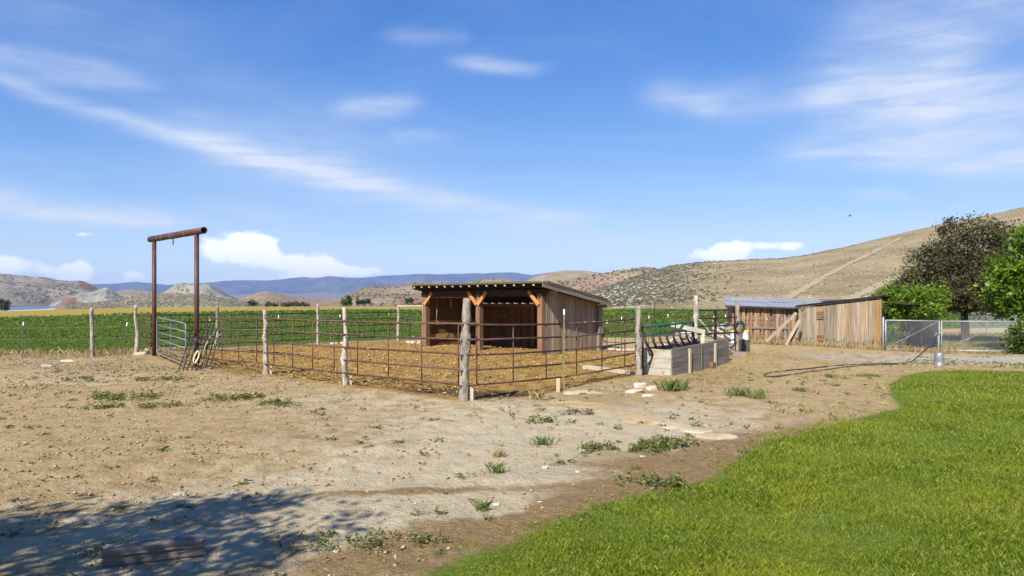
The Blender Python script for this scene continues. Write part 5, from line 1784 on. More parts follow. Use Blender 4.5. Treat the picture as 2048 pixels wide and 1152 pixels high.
# ================================================================== OLD SLAB SHED AND PLANK WALL
def build_slab_shed():
    K1, K0 = Vector((11.55, 36.6, 0)), Vector((14.75, 35.9, 0))
    K1.z = gz(K1.x, K1.y); K0.z = gz(K0.x, K0.y)
    t = thing('slab_shed', 'old low shed of ragged orange-brown slabs under a blue-grey metal roof', 'shed', K1)
    d = (K0 - K1); L = d.length; d.normalize()
    nrm = Vector((d.y, -d.x, 0)); back = -nrm
    if nrm.y > 0: nrm, back = back, nrm
    def q(s, b, z):
        return K1 + d * s + back * b + Vector((0, 0, z))
    s = 0.0
    while s < L:
        w = random.uniform(0.16, 0.27)
        tilt = random.uniform(-0.06, 0.06)
        h = 1.95 - 0.12 * s / L + random.uniform(-0.05, 0.03)
        board('slab', q(s + w / 2, random.uniform(-0.02, 0.03), -0.1), q(s + w / 2 + tilt, random.uniform(-0.02, 0.03), h), w - random.uniform(0.015, 0.075), random.uniform(0.03, 0.08), M[random.choice(('slab_board', 'slab_board', 'slab_board', 'grey_board', 'honey_board'))], t, nrm, 6, 0.024, 0.05)
        s += w
    # dark planks just behind the gaps close the wall
    for i in range(8):
        z = 0.12 + i * 0.24
        board('inner_plank', q(-0.02, 0.10, z), q(L + 0.02, 0.10, z), 0.20, 0.03, M['dark_timber'], t, nrm, 2)
    board('side_rail', q(0.9, -0.06, 0.82), q(2.7, -0.06, 0.78), 0.06, 0.04, M['dark_timber'], t, nrm, 2)
    for b in np.arange(0.12, 3.6, 0.26):
        board('end_plank', q(-0.02, b, -0.1), q(-0.02, b, 1.92 + 0.10 * b), 0.24, 0.03, M['slab_board'], t, -d, 2)
        board('end_plank', q(L + 0.02, b, -0.1), q(L + 0.02, b, 1.80 + 0.10 * b), 0.24, 0.03, M['slab_board'], t, d, 2)
    for s_ in np.arange(0.12, L, 0.26):
        board('rear_plank', q(s_, 3.7, -0.1), q(s_, 3.7, 2.22), 0.24, 0.03, M['slab_board'], t, back, 2)
    # lapped metal roof sheets
    for i, (s0, s1, b0, b1, up) in enumerate(((-0.35, 1.9, -0.30, 2.1, 0.0), (1.82, L + 0.3, -0.34, 2.1, 0.025), (-0.10, 2.2, 2.0, 4.1, 0.03), (2.1, L + 2.2, 2.0, 4.1, 0.055))):
        zr = lambda s, b: 1.99 - 0.045 * s + 0.105 * b + up
        mb = MB(); vs = []; n = 14
        for b in (b0, b1):
            for j in range(n + 1):
                s_ = s0 + (s1 - s0) * j / n
                vs.append(q(s_, b, zr(s_, b) + (0.018 if j % 2 else 0.0)))
        vs2 = [v + Vector((0, 0, 0.008)) for v in vs]
        k = n + 1
        fs = [(j, k + j, k + j + 1, j + 1) for j in range(n)] + [(2 * k + j, 2 * k + j + 1, 3 * k + j + 1, 3 * k + j) for j in range(n)]
        fs += [(j, j + 1, 2 * k + j + 1, 2 * k + j) for j in range(n)] + [(k + j, 3 * k + j, 3 * k + j + 1, k + j + 1) for j in range(n)]
        mb.add(vs + vs2, fs)
        mb.build('roof_sheet', M['roof_metal'], t)
    board('eave_board', q(-0.4, -0.30, 1.95), q(L + 0.1, -0.30, 1.82), 0.09, 0.03, M['tar_shade_black'], t, nrm, 4)
    # leaning poles
    for (a, b, w, lb) in (((1532, 684, 34.4), (1592, 626, 35.2), 0.15, 'long grey board leaning against the slab shed corner'), ((1571, 690, 34.2), (1599, 640, 34.9), 0.14, 'second shorter board leaning beside the plank wall'),
                          ((1590, 676, 34.6), (1602, 650, 34.8), 0.10, 'shortest board leaning at the plank wall corner')):
        o = board('lean_board', P(*a), P(*b), w, 0.06, M['grey_board'], None, (0, -1, 0.3), 3, 0.008)
        tag(o, lb, 'board', 'boards leaning at the shed corner')

    # plank wall with a lean-to roof
    A, B = Vector((14.45, 35.3, 0)), Vector((16.65, 31.75, 0))
    A.z = gz(A.x, A.y); B.z = gz(B.x, B.y)
    t = thing('plank_shed', 'weathered tan plank lean-to wall beside the chain link gate', 'shed', A)
    d = (B - A); L = d.length; d.normalize()
    nrm = Vector((d.y, -d.x, 0)); back = -nrm
    if nrm.x > 0: nrm, back = back, nrm
    def q(s, b, z):
        return A + d * s + back * b + Vector((0, 0, z))
    top = lambda s: 1.84 + 0.46 * s / L
    s = 0.0; i = 0
    while s < L:
        w = random.uniform(0.17, 0.26)
        b = 0.006 * (i % 2)
        board('wall_plank', q(s + w / 2, b, -0.1 + random.uniform(-0.04, 0.06)), q(s + w / 2, b, top(s) + random.uniform(-0.03, 0.02)), w - 0.014, 0.028,
              M['honey_board'] if s > L - 0.35 else (M['tan_board'] if random.random() < 0.4 else M['grey_board']), t, nrm, 4, 0.004, 0.01)
        s += w; i += 1
    for z in (1.52, 0.36):
        board('patch_board', q(1.05, -0.035, z), q(1.42, -0.035, z + 0.02), 0.30, 0.02, M['beam_wood'], t, nrm, 2)
    board('patch_batten', q(1.03, -0.05, 1.34), q(1.44, -0.05, 1.34), 0.05, 0.03, M['dark_timber'], t, nrm, 1)
    board('sill_board', q(0.5, -0.05, 0.02), q(2.9, -0.05, 0.0), 0.12, 0.03, M['dark_timber'], t, nrm, 3)
    board('corner_stub', q(0.25, -0.05, 1.75), q(0.42, -0.07, 2.05), 0.12, 0.04, M['grey_board'], t, nrm, 1)
    board('top_plate', q(-0.15, -0.02, top(0) + 0.05), q(L + 0.1, -0.02, top(L) + 0.05), 0.07, 0.12, M['tar_shade_black'], t, nrm, 4)
    for b in np.arange(0.15, 3.5, 0.25):                  # added black end wall, its colour standing in for shade under the vine
        board('end_plank', q(L, b, -0.1), q(L, b, top(L)), 0.235, 0.03, M['tar_shade_black'], t, d, 2)
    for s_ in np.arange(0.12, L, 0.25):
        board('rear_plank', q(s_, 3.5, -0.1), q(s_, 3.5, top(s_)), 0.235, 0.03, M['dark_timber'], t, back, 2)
    mb = MB()
    mb.add([q(-0.1, -0.12, top(0) + 0.10), q(L + 0.15, -0.12, top(L) + 0.10), q(L + 0.15, 3.7, top(L) + 0.06), q(-0.1, 3.7, top(0) + 0.06),
            q(-0.1, -0.12, top(0) + 0.135), q(L + 0.15, -0.12, top(L) + 0.135), q(L + 0.15, 3.7, top(L) + 0.095), q(-0.1, 3.7, top(0) + 0.095)],
           [(3, 2, 1, 0), (4, 5, 6, 7), (0, 1, 5, 4), (1, 2, 6, 5), (2, 3, 7, 6), (3, 0, 4, 7)])
    mb.build('roof', M['tar_shade_black'], t)
    board('added_awning', q(L + 0.17, 2.1, top(L) - 0.18), q(L + 1.0, 2.1, top(L) - 0.26), 3.2, 0.05, M['tar_shade_black'], t, (0, 0, 1), 2)  # added overhang, put in to shade the shed end

    # dark shed behind the vine
    t = thing('dark_shed', 'shadowed old plank shed behind the leafy vine', 'shed', on((17.6, 36.5)))
    base = wp(t)
    X0, X1, Y0, Y1, H = 17.2, 21.4, 35.2, 38.4, 2.25
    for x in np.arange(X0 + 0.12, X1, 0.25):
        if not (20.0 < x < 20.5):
            board('wall_plank', (x, Y0, -0.1), (x, Y0, H), 0.235, 0.03, M['tar_shade_black'], t, (0, -1, 0), 2)  # near-black front boards: the shade behind the vine put into their colour
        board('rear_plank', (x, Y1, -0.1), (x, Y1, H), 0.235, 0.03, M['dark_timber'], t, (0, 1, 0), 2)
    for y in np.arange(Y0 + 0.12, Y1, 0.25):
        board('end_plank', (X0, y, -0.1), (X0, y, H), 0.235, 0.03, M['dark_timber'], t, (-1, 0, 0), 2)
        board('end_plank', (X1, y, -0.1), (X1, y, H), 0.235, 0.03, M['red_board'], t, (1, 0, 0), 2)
    board('roof', (X0 - 0.2, (Y0 + Y1) / 2, H + 0.05), (X1 + 0.35, (Y0 + Y1) / 2, H + 0.02), Y1 - Y0 + 0.8, 0.05, M['roof_metal'], t, (0, 0, 1), 3)
    board('lintel', (19.9, Y0 - 0.03, 1.85), (20.85, Y0 - 0.03, 1.85), 0.15, 0.04, M['beam_wood'], t, (0, -1, 0), 1)


build_slab_shed()


# ================================================================== CHAIN LINK GATES
def chain_link(a, b, h, label, pitch=0.115, wire=0.0034, group=None, gate=True, brace=None, name='chain_link_gate'):
    A, B = on(a), on(b)
    t = thing(name, label, 'gate' if gate else 'fence', A, group)
    d = Vector((B.x - A.x, B.y - A.y, 0)); L = d.length; d.normalize()
    z0 = 0.06
    def p(x, z):
        f = x / L
        return A + d * x + Vector((0, 0, z0 + z + (B.z - A.z) * f))
    for (x0, y0_, x1, y1_, nm) in ((0, 0, L, 0, 'bottom_rail'), (0, h, L, h, 'top_rail'), (0, 0, 0, h, 'end_rail'), (L, 0, L, h, 'end_rail')):
        MB().tube([p(x0, y0_), p(x1, y1_)], 0.022, 8).build(nm, M['galvanised'], t, True)
    if brace:
        MB().tube([p(*brace[0]), p(*brace[1])], 0.010, 6).build('brace', M['galvanised'], t, True)
    mb = MB()
    n = int((L + h) / pitch)
    for i in range(n + 1):
        c = i * pitch
        for sg in (1, -1):
            # line x = c - z (sg=1) or x = c - h + z
            if sg == 1:
                zlo = max(0, c - L); zhi = min(h, c)
                if zhi - zlo < 0.02: continue
                q0, q1 = p(c - zlo, zlo), p(c - zhi, zhi + (0.03 if zhi == h else 0))
            else:
                zlo = max(0, h - c); zhi = min(h, L + h - c)
                if zhi - zlo < 0.02: continue
                q0, q1 = p(c - h + zlo, zlo), p(c - h + zhi, zhi + (0.03 if zhi == h else 0))
            mb.tube([q0, q1], wire, 3, False)
    tag(mb.build('mesh_fabric', M['galvanised'], t), kind='stuff')
    return t


CA, CB, CC = (16.42, 30.9), (18.82, 30.75), (22.2, 29.9)
chain_link(off(CA, 0.08, 0), off(CB, -0.05, 0), 1.28, 'chain link gate next to the plank shed wall', brace=((0.02, 0.05), (2.2, 1.25)))
chain_link(off(CB, 0.05, 0), CC, 1.28, 'chain link panel behind the standpipe, running behind the shrub', brace=((0.5, 0.25), (1.5, 0.75)), gate=False, name='chain_link_fence')
for pt_, lb, hh, rr in ((off(CA, -0.03, 0.0), 'grey steel gate post next to the plank wall', 1.45, 0.036), ):
    o = MB().tube([on(pt_) - Vector((0, 0, 0.2)), on(pt_, hh), on(pt_, hh + 0.03)], [rr, rr, rr * 0.4], 10).build('gate_post', M['galvanised'], None, True, tuple(on(pt_)))
    tag(o, lb, 'post')
# far yard fence
F0, F1, F2 = (30.6, 47.0), (32.9, 48.5), (36.0, 50.0)
chain_link(F0, F1, 1.55, 'far chain link panel in the back yard, left', 0.12, 0.004, gate=False, name='chain_link_fence')
chain_link(F1, F2, 1.3, 'far chain link panel in the back yard, right', 0.12, 0.004, gate=False, name='chain_link_fence')


# standpipe, its bucket and the hose
def build_standpipe():
    b = g3(1878, 731)
    t = thing('standpipe', 'yard water hydrant rising from the upturned bucket', 'standpipe', b)
    top = b + Vector((-0.03, 0, 1.08))
    MB().tube([b, top], 0.019, 8).build('pipe', M['zinc'], t, True)
    MB().tube([top + Vector((0.03, 0, -0.02)), top + Vector((-0.02, -0.02, 0.02)), top + Vector((-0.10, -0.03, 0.0)), top + Vector((-0.13, -0.03, -0.08))], 0.026, 8).build('spout', M['zinc'], t, True)
    MB().tube([top, top + Vector((0.02, 0, 0.10)), top + Vector((0.16, 0.02, 0.14))], 0.012, 6).build('handle', M['rust_pipe'], t, True)
    c = bucket(b + Vector((0.0, -0.005, 0.0)), 0.165, 0.44, ('zinc', None), 'grey metal bucket upturned over the foot of the water hydrant', False, True)
    h = thing('garden_hose', 'dark garden hose looped on the dirt and running up to the hydrant', 'hose', g3(1700, 735))
    def run(pts, r, nm, mat):
        P_ = [g3(px, py, 0.02) if y is None else P(px, py, y) for px, py, y in pts]
        sm = []
        for i in range(len(P_) - 1):
            p0 = P_[max(i - 1, 0)]; p1 = P_[i]; p2 = P_[i + 1]; p3 = P_[min(i + 2, len(P_) - 1)]
            for s in np.linspace(0, 1, 6)[:-1]:
                sm.append(0.5 * ((2 * p1) + (p2 - p0) * s + (2 * p0 - 5 * p1 + 4 * p2 - p3) * s * s + (3 * p1 - p0 - 3 * p2 + p3) * s ** 3))
        sm.append(P_[-1])
        for k, v in enumerate(sm):
            v.z = max(v.z, gz(v.x, v.y) + r * 0.9)
        MB().tube(sm, r, 7).build(nm, M[mat], h, True)
    n = None
    yh = b.y
    run([(1560, 745.5, n), (1610, 740, n), (1665, 735, n), (1715, 731, n), (1760, 729.2, n), (1800, 728.5, n), (1822, 723, 25.2), (1836, 713, 24.8), (1848, 702, 24.5), (1860, 693, 24.3), (1872, 691, yh)], 0.019, 'hose_run', 'hose_black')
    run([(1560, 745.5, n), (1535, 749, n), (1528, 753, n), (1548, 755, n), (1590, 751, n), (1630, 745, n), (1660, 740.5, n)], 0.019, 'hose_loop', 'hose_black')
    run([(1660, 740.5, n), (1690, 737, n), (1725, 733.5, n), (1770, 731.5, n), (1812, 730.5, n)], 0.019, 'hose_tail', 'hose_green')


build_standpipe()


# ================================================================== TREES AND SHRUBS
def tree(name, label, cat, base, trunk_h, blobs, leaf, mat, n_leaf, n_cl, trunk_r=0.14, group=None, seed=1, spread=0.45, stems=1, up=0.5, limbs=26, wr=0.55, clumpy=1.0):
    """blobs = crown ellipsoids (centre offset, radii); leaves gather in clumps near the outside of the blobs"""
    rg = np.random.default_rng(seed)
    base = Vector(base)
    t = thing(name, label, cat, base, group)
    vol = np.array([b[1][0] * b[1][1] * b[1][2] for b in blobs]); vol = vol ** 0.75; vol /= vol.sum()
    pick = rg.choice(len(blobs), n_cl, p=vol)
    dv = rg.normal(size=(n_cl, 3)); dv /= np.linalg.norm(dv, axis=1, keepdims=True)
    rad = rg.uniform(0.25, 1.0, n_cl) ** 0.5
    c = np.array([blobs[k][0] for k in pick]) + dv * rad[:, None] * np.array([blobs[k][1] for k in pick])
    own = np.repeat(np.arange(n_cl), n_leaf // n_cl)
    sz = rg.uniform(0.5, 1.25, n_cl)
    g = rg.normal(size=(len(own), 3)) * (spread * sz[own])[:, None] * np.array([1, 1, 0.7])
    pos = c[own] + g
    keep = pos[:, 2] > 0.05
    pos = pos[keep]; own = own[keep]
    tone = rg.random(n_cl)
    r = np.clip(0.5 * tone[own] + 0.5 * rg.random(len(own)), 0, 1)
    out = pos - np.array([0, 0, trunk_h])
    dirs = rg.normal(size=(len(pos), 3)) * 0.9 + out / (np.linalg.norm(out, axis=1, keepdims=True) + 0.1) * 0.7
    dirs[:, 2] *= up * 1.4
    dirs /= np.linalg.norm(dirs, axis=1, keepdims=True)
    ll = leaf * rg.uniform(0.6, 1.35, len(pos))
    v, f, rr = cards(pos, ll, ll * wr, dirs, 0.5, r, rg)
    o = link('crown', np_mesh('crown', v, f, {'rnd': rr}), M[mat], t)
    mb = MB()
    cen = np.mean([b[0] for b in blobs], axis=0)
    for s in range(stems):
        ox, oy = (rg.normal(0, 0.15), rg.normal(0, 0.15)) if stems > 1 else (0, 0)
        fork = Vector((cen[0] * 0.4 + ox * 3, cen[1] * 0.4 + oy * 3, trunk_h))
        mb.tube([base + Vector((ox, oy, -0.2)), base + Vector((ox, oy, 0.15)), base + fork * 0.5 + Vector((0.03, 0, 0)), base + fork], [trunk_r * 1.35, trunk_r * 1.1, trunk_r, trunk_r * 0.8], 9)
        for i in rg.choice(n_cl, min(limbs, n_cl), replace=False):
            e = Vector(c[i]); m_ = fork.lerp(e, 0.5) + Vector((0, 0, 0.08 * (e - fork).length))
            mb.tube([base + fork - Vector((0, 0, 0.1)), base + m_, base + e], [trunk_r * 0.45, trunk_r * 0.26, trunk_r * 0.08], 5)
    mb.build('trunk', M['bark'], t, True)
    return t


tree('plum_tree', 'large dark purple-leaved tree behind the sheds', 'tree', on((24.6, 38.0)), 1.7,
     [((-0.4, 0, 5.0), (1.3, 1.3, 1.5)), ((1.5, 0, 5.2), (1.1, 1.2, 1.4)), ((-1.6, 0, 3.9), (1.4, 1.4, 1.2)), ((0.6, -0.2, 3.6), (2.1, 1.9, 1.6)), ((-2.6, 0.1, 2.9), (1.5, 1.3, 0.9)), ((-3.4, 0.2, 2.45), (0.9, 0.8, 0.7)),
      ((1.9, 0, 3.4), (1.3, 1.5, 1.6)), ((0.0, 0, 2.6), (2.2, 1.8, 0.8)), ((-0.5, 0, 6.0), (0.5, 0.5, 0.6)), ((1.1, 0, 6.1), (0.4, 0.4, 0.5)), ((2.3, 0, 4.9), (0.6, 0.6, 0.8)), ((-1.6, 0.3, 2.1), (1.5, 1.2, 0.7)), ((-0.7, 0, 6.2), (0.3, 0.3, 0.8)), ((0.3, 0, 5.9), (0.3, 0.3, 0.8)), ((1.5, 0, 6.2), (0.28, 0.3, 0.7)), ((-1.9, 0, 5.0), (0.35, 0.35, 0.8)), ((2.7, 0, 5.3), (0.3, 0.3, 0.7)), ((-3.0, 0, 3.6), (0.35, 0.35, 0.6)), ((1.6, 0.2, 2.2), (1.6, 1.4, 0.8))], 0.16, 'plum_leaf', 46000, 430, 0.20, seed=3, spread=0.30, wr=0.42, limbs=40)
tree('maple_tree', 'bright green broad-leaved tree at the right edge of the yard', 'tree', on((24.0, 31.2)), 1.5,
     [((0.3, 0, 5.2), (1.3, 1.4, 1.4)), ((-0.2, 0, 4.0), (1.7, 1.6, 1.3)), ((-0.7, -0.1, 2.9), (1.9, 1.7, 1.1)), ((1.2, 0, 3.6), (2.0, 1.8, 2.2)), ((1.2, 0, 5.8), (1.3, 1.3, 1.4)), ((-1.2, 0, 2.3), (1.0, 1.2, 0.7)), ((0.0, 0, 5.0), (0.9, 0.9, 0.9))], 0.20, 'maple_leaf', 28000, 300, 0.18, seed=4, spread=0.30, wr=0.75)
tree('leafy_vine', 'bright green vine smothering the end of the plank shed', 'vine', on((18.15, 32.7)), 0.9,
     [((-0.1, 0, 2.25), (1.05, 0.9, 0.55)), ((0.7, 0.1, 2.25), (1.15, 0.9, 0.5)), ((-0.5, -0.2, 1.8), (0.7, 0.7, 0.6)), ((0.4, -0.4, 1.75), (1.1, 0.8, 0.35)), ((-0.95, -0.7, 0.8), (0.18, 0.3, 0.9)), ((1.5, 0, 2.35), (0.6, 0.6, 0.4))], 0.14, 'vine_leaf', 22000, 240, 0.05, seed=5, spread=0.20, wr=0.7, stems=3, limbs=14)
tree('green_shrub', 'broad leafy green shrub below the bright green tree', 'shrub', on((21.9, 29.3)), 0.3,
     [((0, 0, 0.95), (0.9, 0.8, 0.75)), ((-0.45, 0, 0.55), (0.7, 0.7, 0.5)), ((0.8, 0.1, 1.25), (0.9, 0.8, 0.85)), ((0.7, -0.2, 0.55), (0.9, 0.7, 0.5)), ((1.6, 0, 1.2), (0.8, 0.8, 1.0))], 0.13, 'shrub_leaf', 12000, 150, 0.04, seed=6, spread=0.2, wr=0.5, stems=4, limbs=12)
# the tree beside the photographer whose shadow crosses the dirt
tree('yard_tree', 'leafy tree beside the viewpoint casting shade on the dirt', 'tree', on((-6.4, 1.2)), 2.2,
     [((0, 0, 4.9), (1.3, 1.2, 1.2)), ((-1.2, 0.4, 4.4), (1.4, 1.2, 1.0)), ((1.2, -0.3, 5.0), (1.0, 1.0, 0.9)), ((0.6, 0.1, 6.2), (0.6, 0.6, 0.7)), ((-2.2, 0.6, 3.9), (1.2, 1.2, 0.9)), ((1.7, -0.2, 5.9), (0.45, 0.45, 0.6)), ((1.9, 0.3, 4.5), (0.6, 0.5, 0.4)), ((-3.2, 0.6, 5.2), (0.9, 0.9, 0.8))], 0.14, 'dark_tree_leaf', 9500, 105, 0.16, seed=8, spread=0.27)

# far trees on the field's far side
def far_tree(px, py_base, y, w, h, mat, label, name='far_tree', seed=0):
    z = HC - (py_base - HY) * y / F
    b = Vector(((px - 1024) * y / F, y, z))
    k = w / 2
    tree(name, label, 'tree' if name == 'far_tree' else 'shrub', b, h * 0.3,
         [((0, 0, h * 0.55), (k * 0.8, k * 0.8, h * 0.4)), ((-k * 0.45, 0, h * 0.42), (k * 0.55, k * 0.6, h * 0.34)), ((k * 0.45, 0, h * 0.45), (k * 0.55, k * 0.6, h * 0.34))],
         h * 0.14, mat, 900, 45, h * 0.02, 'trees and bushes beyond the field', seed, h * 0.09, limbs=6, wr=0.7)


far_tree(505, 613, 235, 3.4, 2.3, 'dark_tree_leaf', 'dark round bush left of the grey hedge beyond the field', 'far_bush', 51)
for i, (px, w, h) in enumerate(((537, 2.6, 1.9), (549, 2.4, 1.8), (567, 2.6, 1.6), (578, 3.0, 1.9), (590, 3.2, 2.0), (602, 3.0, 1.9), (613, 2.6, 1.5))):
    far_tree(px, 614, 240, w, h, 'sage_leaf', ('grey-green bush at the left end of the row beyond the field', 'second grey-green bush of the row beyond the field', 'third grey-green bush of the row beyond the field', 'fourth grey-green bush of the row beyond the field',
             'fifth grey-green bush of the row beyond the field', 'sixth grey-green bush of the row beyond the field', 'last grey-green bush at the right end of the row')[i], 'far_bush', 60 + i)
far_tree(690, 612, 240, 2.6, 2.6, 'shrub_leaf', 'bright green bush beside the tall tree beyond the field', 'far_bush', 71)
far_tree(697, 612, 246, 2.0, 3.6, 'dark_tree_leaf', 'tallest tree beyond the field, left of the shelter', 'far_tree', 72)
far_tree(716, 610, 255, 1.6, 2.2, 'dark_tree_leaf', 'small dark tree right of the tallest far tree', 'far_tree', 73)
far_tree(726, 610, 255, 1.8, 2.3, 'dark_tree_leaf', 'middle one of the small dark far trees', 'far_tree', 74)
far_tree(736, 609, 258, 1.8, 2.2, 'dark_tree_leaf', 'right one of the small dark far trees', 'far_tree', 75)
far_tree(818, 608, 250, 3.4, 2.5, 'dark_tree_leaf', 'lone round dark tree just left of the shelter roof', 'far_tree', 76)
far_tree(4, 623, 175, 4.2, 3.2, 'sage_leaf', 'grey-green tree at the left edge before the lake', 'far_tree', 77)


# ================================================================== LOOSE THINGS ON THE GROUND
def slab_stone(px, py, sx, sy, rz, lb):
    x0, y0 = G(px, py)
    b = on((x0, y0))
    n = 9
    ring = []
    for i in range(n):
        a = 2 * math.pi * (i + random.uniform(-0.3, 0.3)) / n
        q = random.uniform(0.78, 1.12)
        ring.append((sx * q * math.cos(a + rz), sy * q * math.sin(a + rz)))
    vs = [(x, y, -0.06) for x, y in ring] + [(x * 0.99, y * 0.99, 0.012 + random.uniform(-0.006, 0.006)) for x, y in ring] + [(x * 0.9, y * 0.9, 0.022 + random.uniform(-0.005, 0.005)) for x, y in ring] + [(0, 0, 0.025)]
    fs = [(i, (i + 1) % n, n + (i + 1) % n, n + i) for i in range(n)] + [(n + i, n + (i + 1) % n, 2 * n + (i + 1) % n, 2 * n + i) for i in range(n)] + [(2 * n + i, 2 * n + (i + 1) % n, 3 * n) for i in range(n)]
    me = bpy.data.meshes.new('flagstone'); me.from_pydata(vs, [], fs); me.update()
    o = link('flagstone', me, M['flag_tan' if 1100 < px < 1300 and py > 790 else 'flag_stone'])
    o.location = b
    tag(o, lb, 'flagstone', 'flagstones of the old path')


def build_loose():
    # old beam at the lower left
    a = g3(207, 1133); b = g3(408, 1108)
    X = (b - a); L = X.length; X.normalize(); Yv = Vector((0, 0, 1)).cross(X).normalized(); Zv = X.cross(Yv)
    vs, fs, n, seg = [], [], 32, 16
    groove = [random.choice((0, 0, 0.004, 0.012, 0.018)) for _ in range(n)]
    for i in range(seg + 1):
        for k in range(n):
            q = 2 * math.pi * k / n
            c_, s_ = math.cos(q), math.sin(q)
            r_ = 0.095 / max(abs(c_), abs(s_)) ** 0.75 - groove[k] * (0.6 + 0.8 * abs(math.sin(i * 0.5 + k))) - (0.012 * random.random() if i in (0, seg) else 0.002 * random.random())
            e = random.uniform(-0.02, 0.02) if i in (0, seg) else 0
            vs.append((L * i / seg + e, r_ * c_, r_ * s_ + 0.05))
    for i in range(seg):
        for k in range(n):
            fs.append((i * n + k, i * n + (k + 1) % n, (i + 1) * n + (k + 1) % n, (i + 1) * n + k))
    fs += [tuple(range(n - 1, -1, -1)), tuple(seg * n + k for k in range(n))]
    me = bpy.data.meshes.new('timber'); me.from_pydata(vs, [], fs); me.update()
    o = link('timber', me, M['dark_timber'])
    mt = Matrix((X, Yv, Zv)).transposed().to_4x4(); mt.translation = a
    o.matrix_basis = mt
    tag(o, 'short cracked weathered beam lying in the shade at lower left', 'timber')
    rock(G(372, 1140), (0.055, 0.045, 0.05), 'grey_rock', 'small brown stone just below the weathered beam')
    # white rocks
    for px, py, s, lb in ((1268, 784, (0.30, 0.20, 0.10), 'flat white rock at the left of the white rock group'), (1280, 776, (0.20, 0.15, 0.18), 'rounded white rock at the back of the white rock group'),
                          (1303, 780, (0.20, 0.13, 0.13), 'white rock half hidden in the grass tuft'), (1297, 792, (0.18, 0.10, 0.10), 'small white rock at the front of the white rock group')):
        rock(G(px, py), s, 'pale_rock', lb, 'white rocks near the bunk', 2, 0.9)
    # flagstones of the old path
    for px, py, sx, sy, rz, lb in ((1128, 803, 0.42, 0.30, 0.2, 'tan flagstone nearest the corner post'), (1172, 811, 0.45, 0.34, -0.3, 'second tan flagstone of the old path'), (1212, 822, 0.42, 0.30, 0.5, 'third tan flagstone of the old path'),
                                   (1250, 834, 0.42, 0.33, -0.2, 'fourth tan flagstone of the old path'), (1290, 846, 0.40, 0.30, 0.4, 'fifth flagstone of the old path'), (1336, 856, 0.42, 0.30, -0.1, 'sixth paler flagstone of the old path'),
                                   (1382, 864, 0.36, 0.26, 0.3, 'pale flagstone next to the last one of the old path'), (1432, 875, 0.34, 0.20, -0.1, 'last pale flagstone of the old path beside the lawn'),
                                   (1165, 785, 0.5, 0.3, 0.1, 'pale flat stone behind the old path')):
        slab_stone(px, py, sx, sy, rz, lb)
    # single stones
    for px, py, s, lb in ((757, 1028, 0.05, 'white stone beside the tree shadow'), (607, 1076, 0.05, 'pale stone below the tip of the tree shadow'), (672, 1105, 0.05, 'grey stone at the dark dirt edge'), (992, 1012, 0.06, 'white stone on the brown strip by the lawn'),
                          (1090, 938, 0.07, 'pale stone in the middle of the bare dirt'), (1285, 915, 0.07, 'white stone near the green weed patch'), (360, 988, 0.10, 'stone sitting in the small pit'), (98, 978, 0.06, 'little white stone left of the small pit'),
                          (1155, 946, 0.05, 'pale stone right of the bare dirt middle'), (1080, 1008, 0.05, 'bluish grey stone at the lawn edge')):
        rock(G(px, py), (s * 0.7, s * 0.5, s * 0.45), 'pale_rock', lb, 'loose stones on the dirt', 2, 0.8)
    # weed clumps big enough to point at
    rg = np.random.default_rng(23)
    patches = {}
    def weed(px, py, rx, ry, n, lb, mat='weed_leaf', h=0.08, leaf=0.08, grass=False, lab='weed'):
        x0, y0 = G(px, py)
        n = int(n * (0.6 if grass else 1.0)); a = rg.uniform(0, 6.283, n); q = rg.random(n) ** 0.75 * (0.75 + 0.4 * np.sin(a * 3 + px) ** 2)
        x = x0 + q * rx * np.cos(a); y = y0 + q * ry * np.sin(a)
        gx, gy = x + 0.06 * rg.normal(size=n) * rx, y + 0.06 * rg.normal(size=n) * ry
        z = gbase(gx, gy)
        if grass:
            v, f, r = blades(np.stack([gx, gy, z], 1), h * rg.uniform(0.3, 1.1, n), 0.007, 0.8, rg)
        else:
            m_ = max(4, n // 26)
            a = rg.uniform(0, 6.283, m_); q = np.sqrt(rg.random(m_))
            cx_, cy_ = x0 + q * rx * np.cos(a), y0 + q * ry * np.sin(a)
            i_ = rg.integers(0, m_, n); sp = (0.03 + 0.10 * rg.random(m_))[i_] * (0.5 + 0.5 * rx)
            gx = cx_[i_] + rg.normal(size=n) * sp; gy = cy_[i_] + rg.normal(size=n) * sp
            patches.setdefault(mat, []).append(cards(np.stack([gx, gy, gbase(gx, gy) + h * rg.random(n)], 1), leaf * rg.uniform(0.4, 1.1, n), leaf * 0.40, None, 0.7, None, rg))
            return
        b = np.array([x0, y0, gz(x0, y0)])
        o = link('grass_tuft', np_mesh('grass_tuft', v - b, f, {'rnd': r}), M[mat])
        o.location = b
        tag(o, lb, 'grass', 'grass tufts on the dirt')
    weed(255, 795, 0.85, 0.45, 900, 'largest green weed patch on the left dirt', h=0.10)
    weed(318, 762, 0.7, 0.35, 420, 'weed patch below the steel arch gate', h=0.09)
    weed(325, 812, 0.45, 0.25, 300, 'small weed patch right of the largest weed patch')
    weed(195, 817, 0.3, 0.2, 160, 'little weed below the largest weed patch')
    weed(465, 798, 0.75, 0.45, 750, 'wide weed patch left of the near wooden posts', h=0.09)
    weed(540, 810, 0.5, 0.3, 350, 'weed patch at the right of the wide weed patch')
    weed(240, 812, 0.2, 0.15, 110, 'tiny weed right below the largest weed patch')
    weed(165, 760, 0.6, 0.3, 260, 'thin weed patch on the far left dirt')
    weed(1325, 892, 0.55, 0.28, 700, 'dense dark green weed patch near the last flagstone', h=0.10)
    weed(1290, 905, 0.3, 0.2, 260, 'weed left of the dense patch by the flagstones')
    weed(1210, 900, 0.35, 0.2, 240, 'weed in the middle right of the bare dirt')
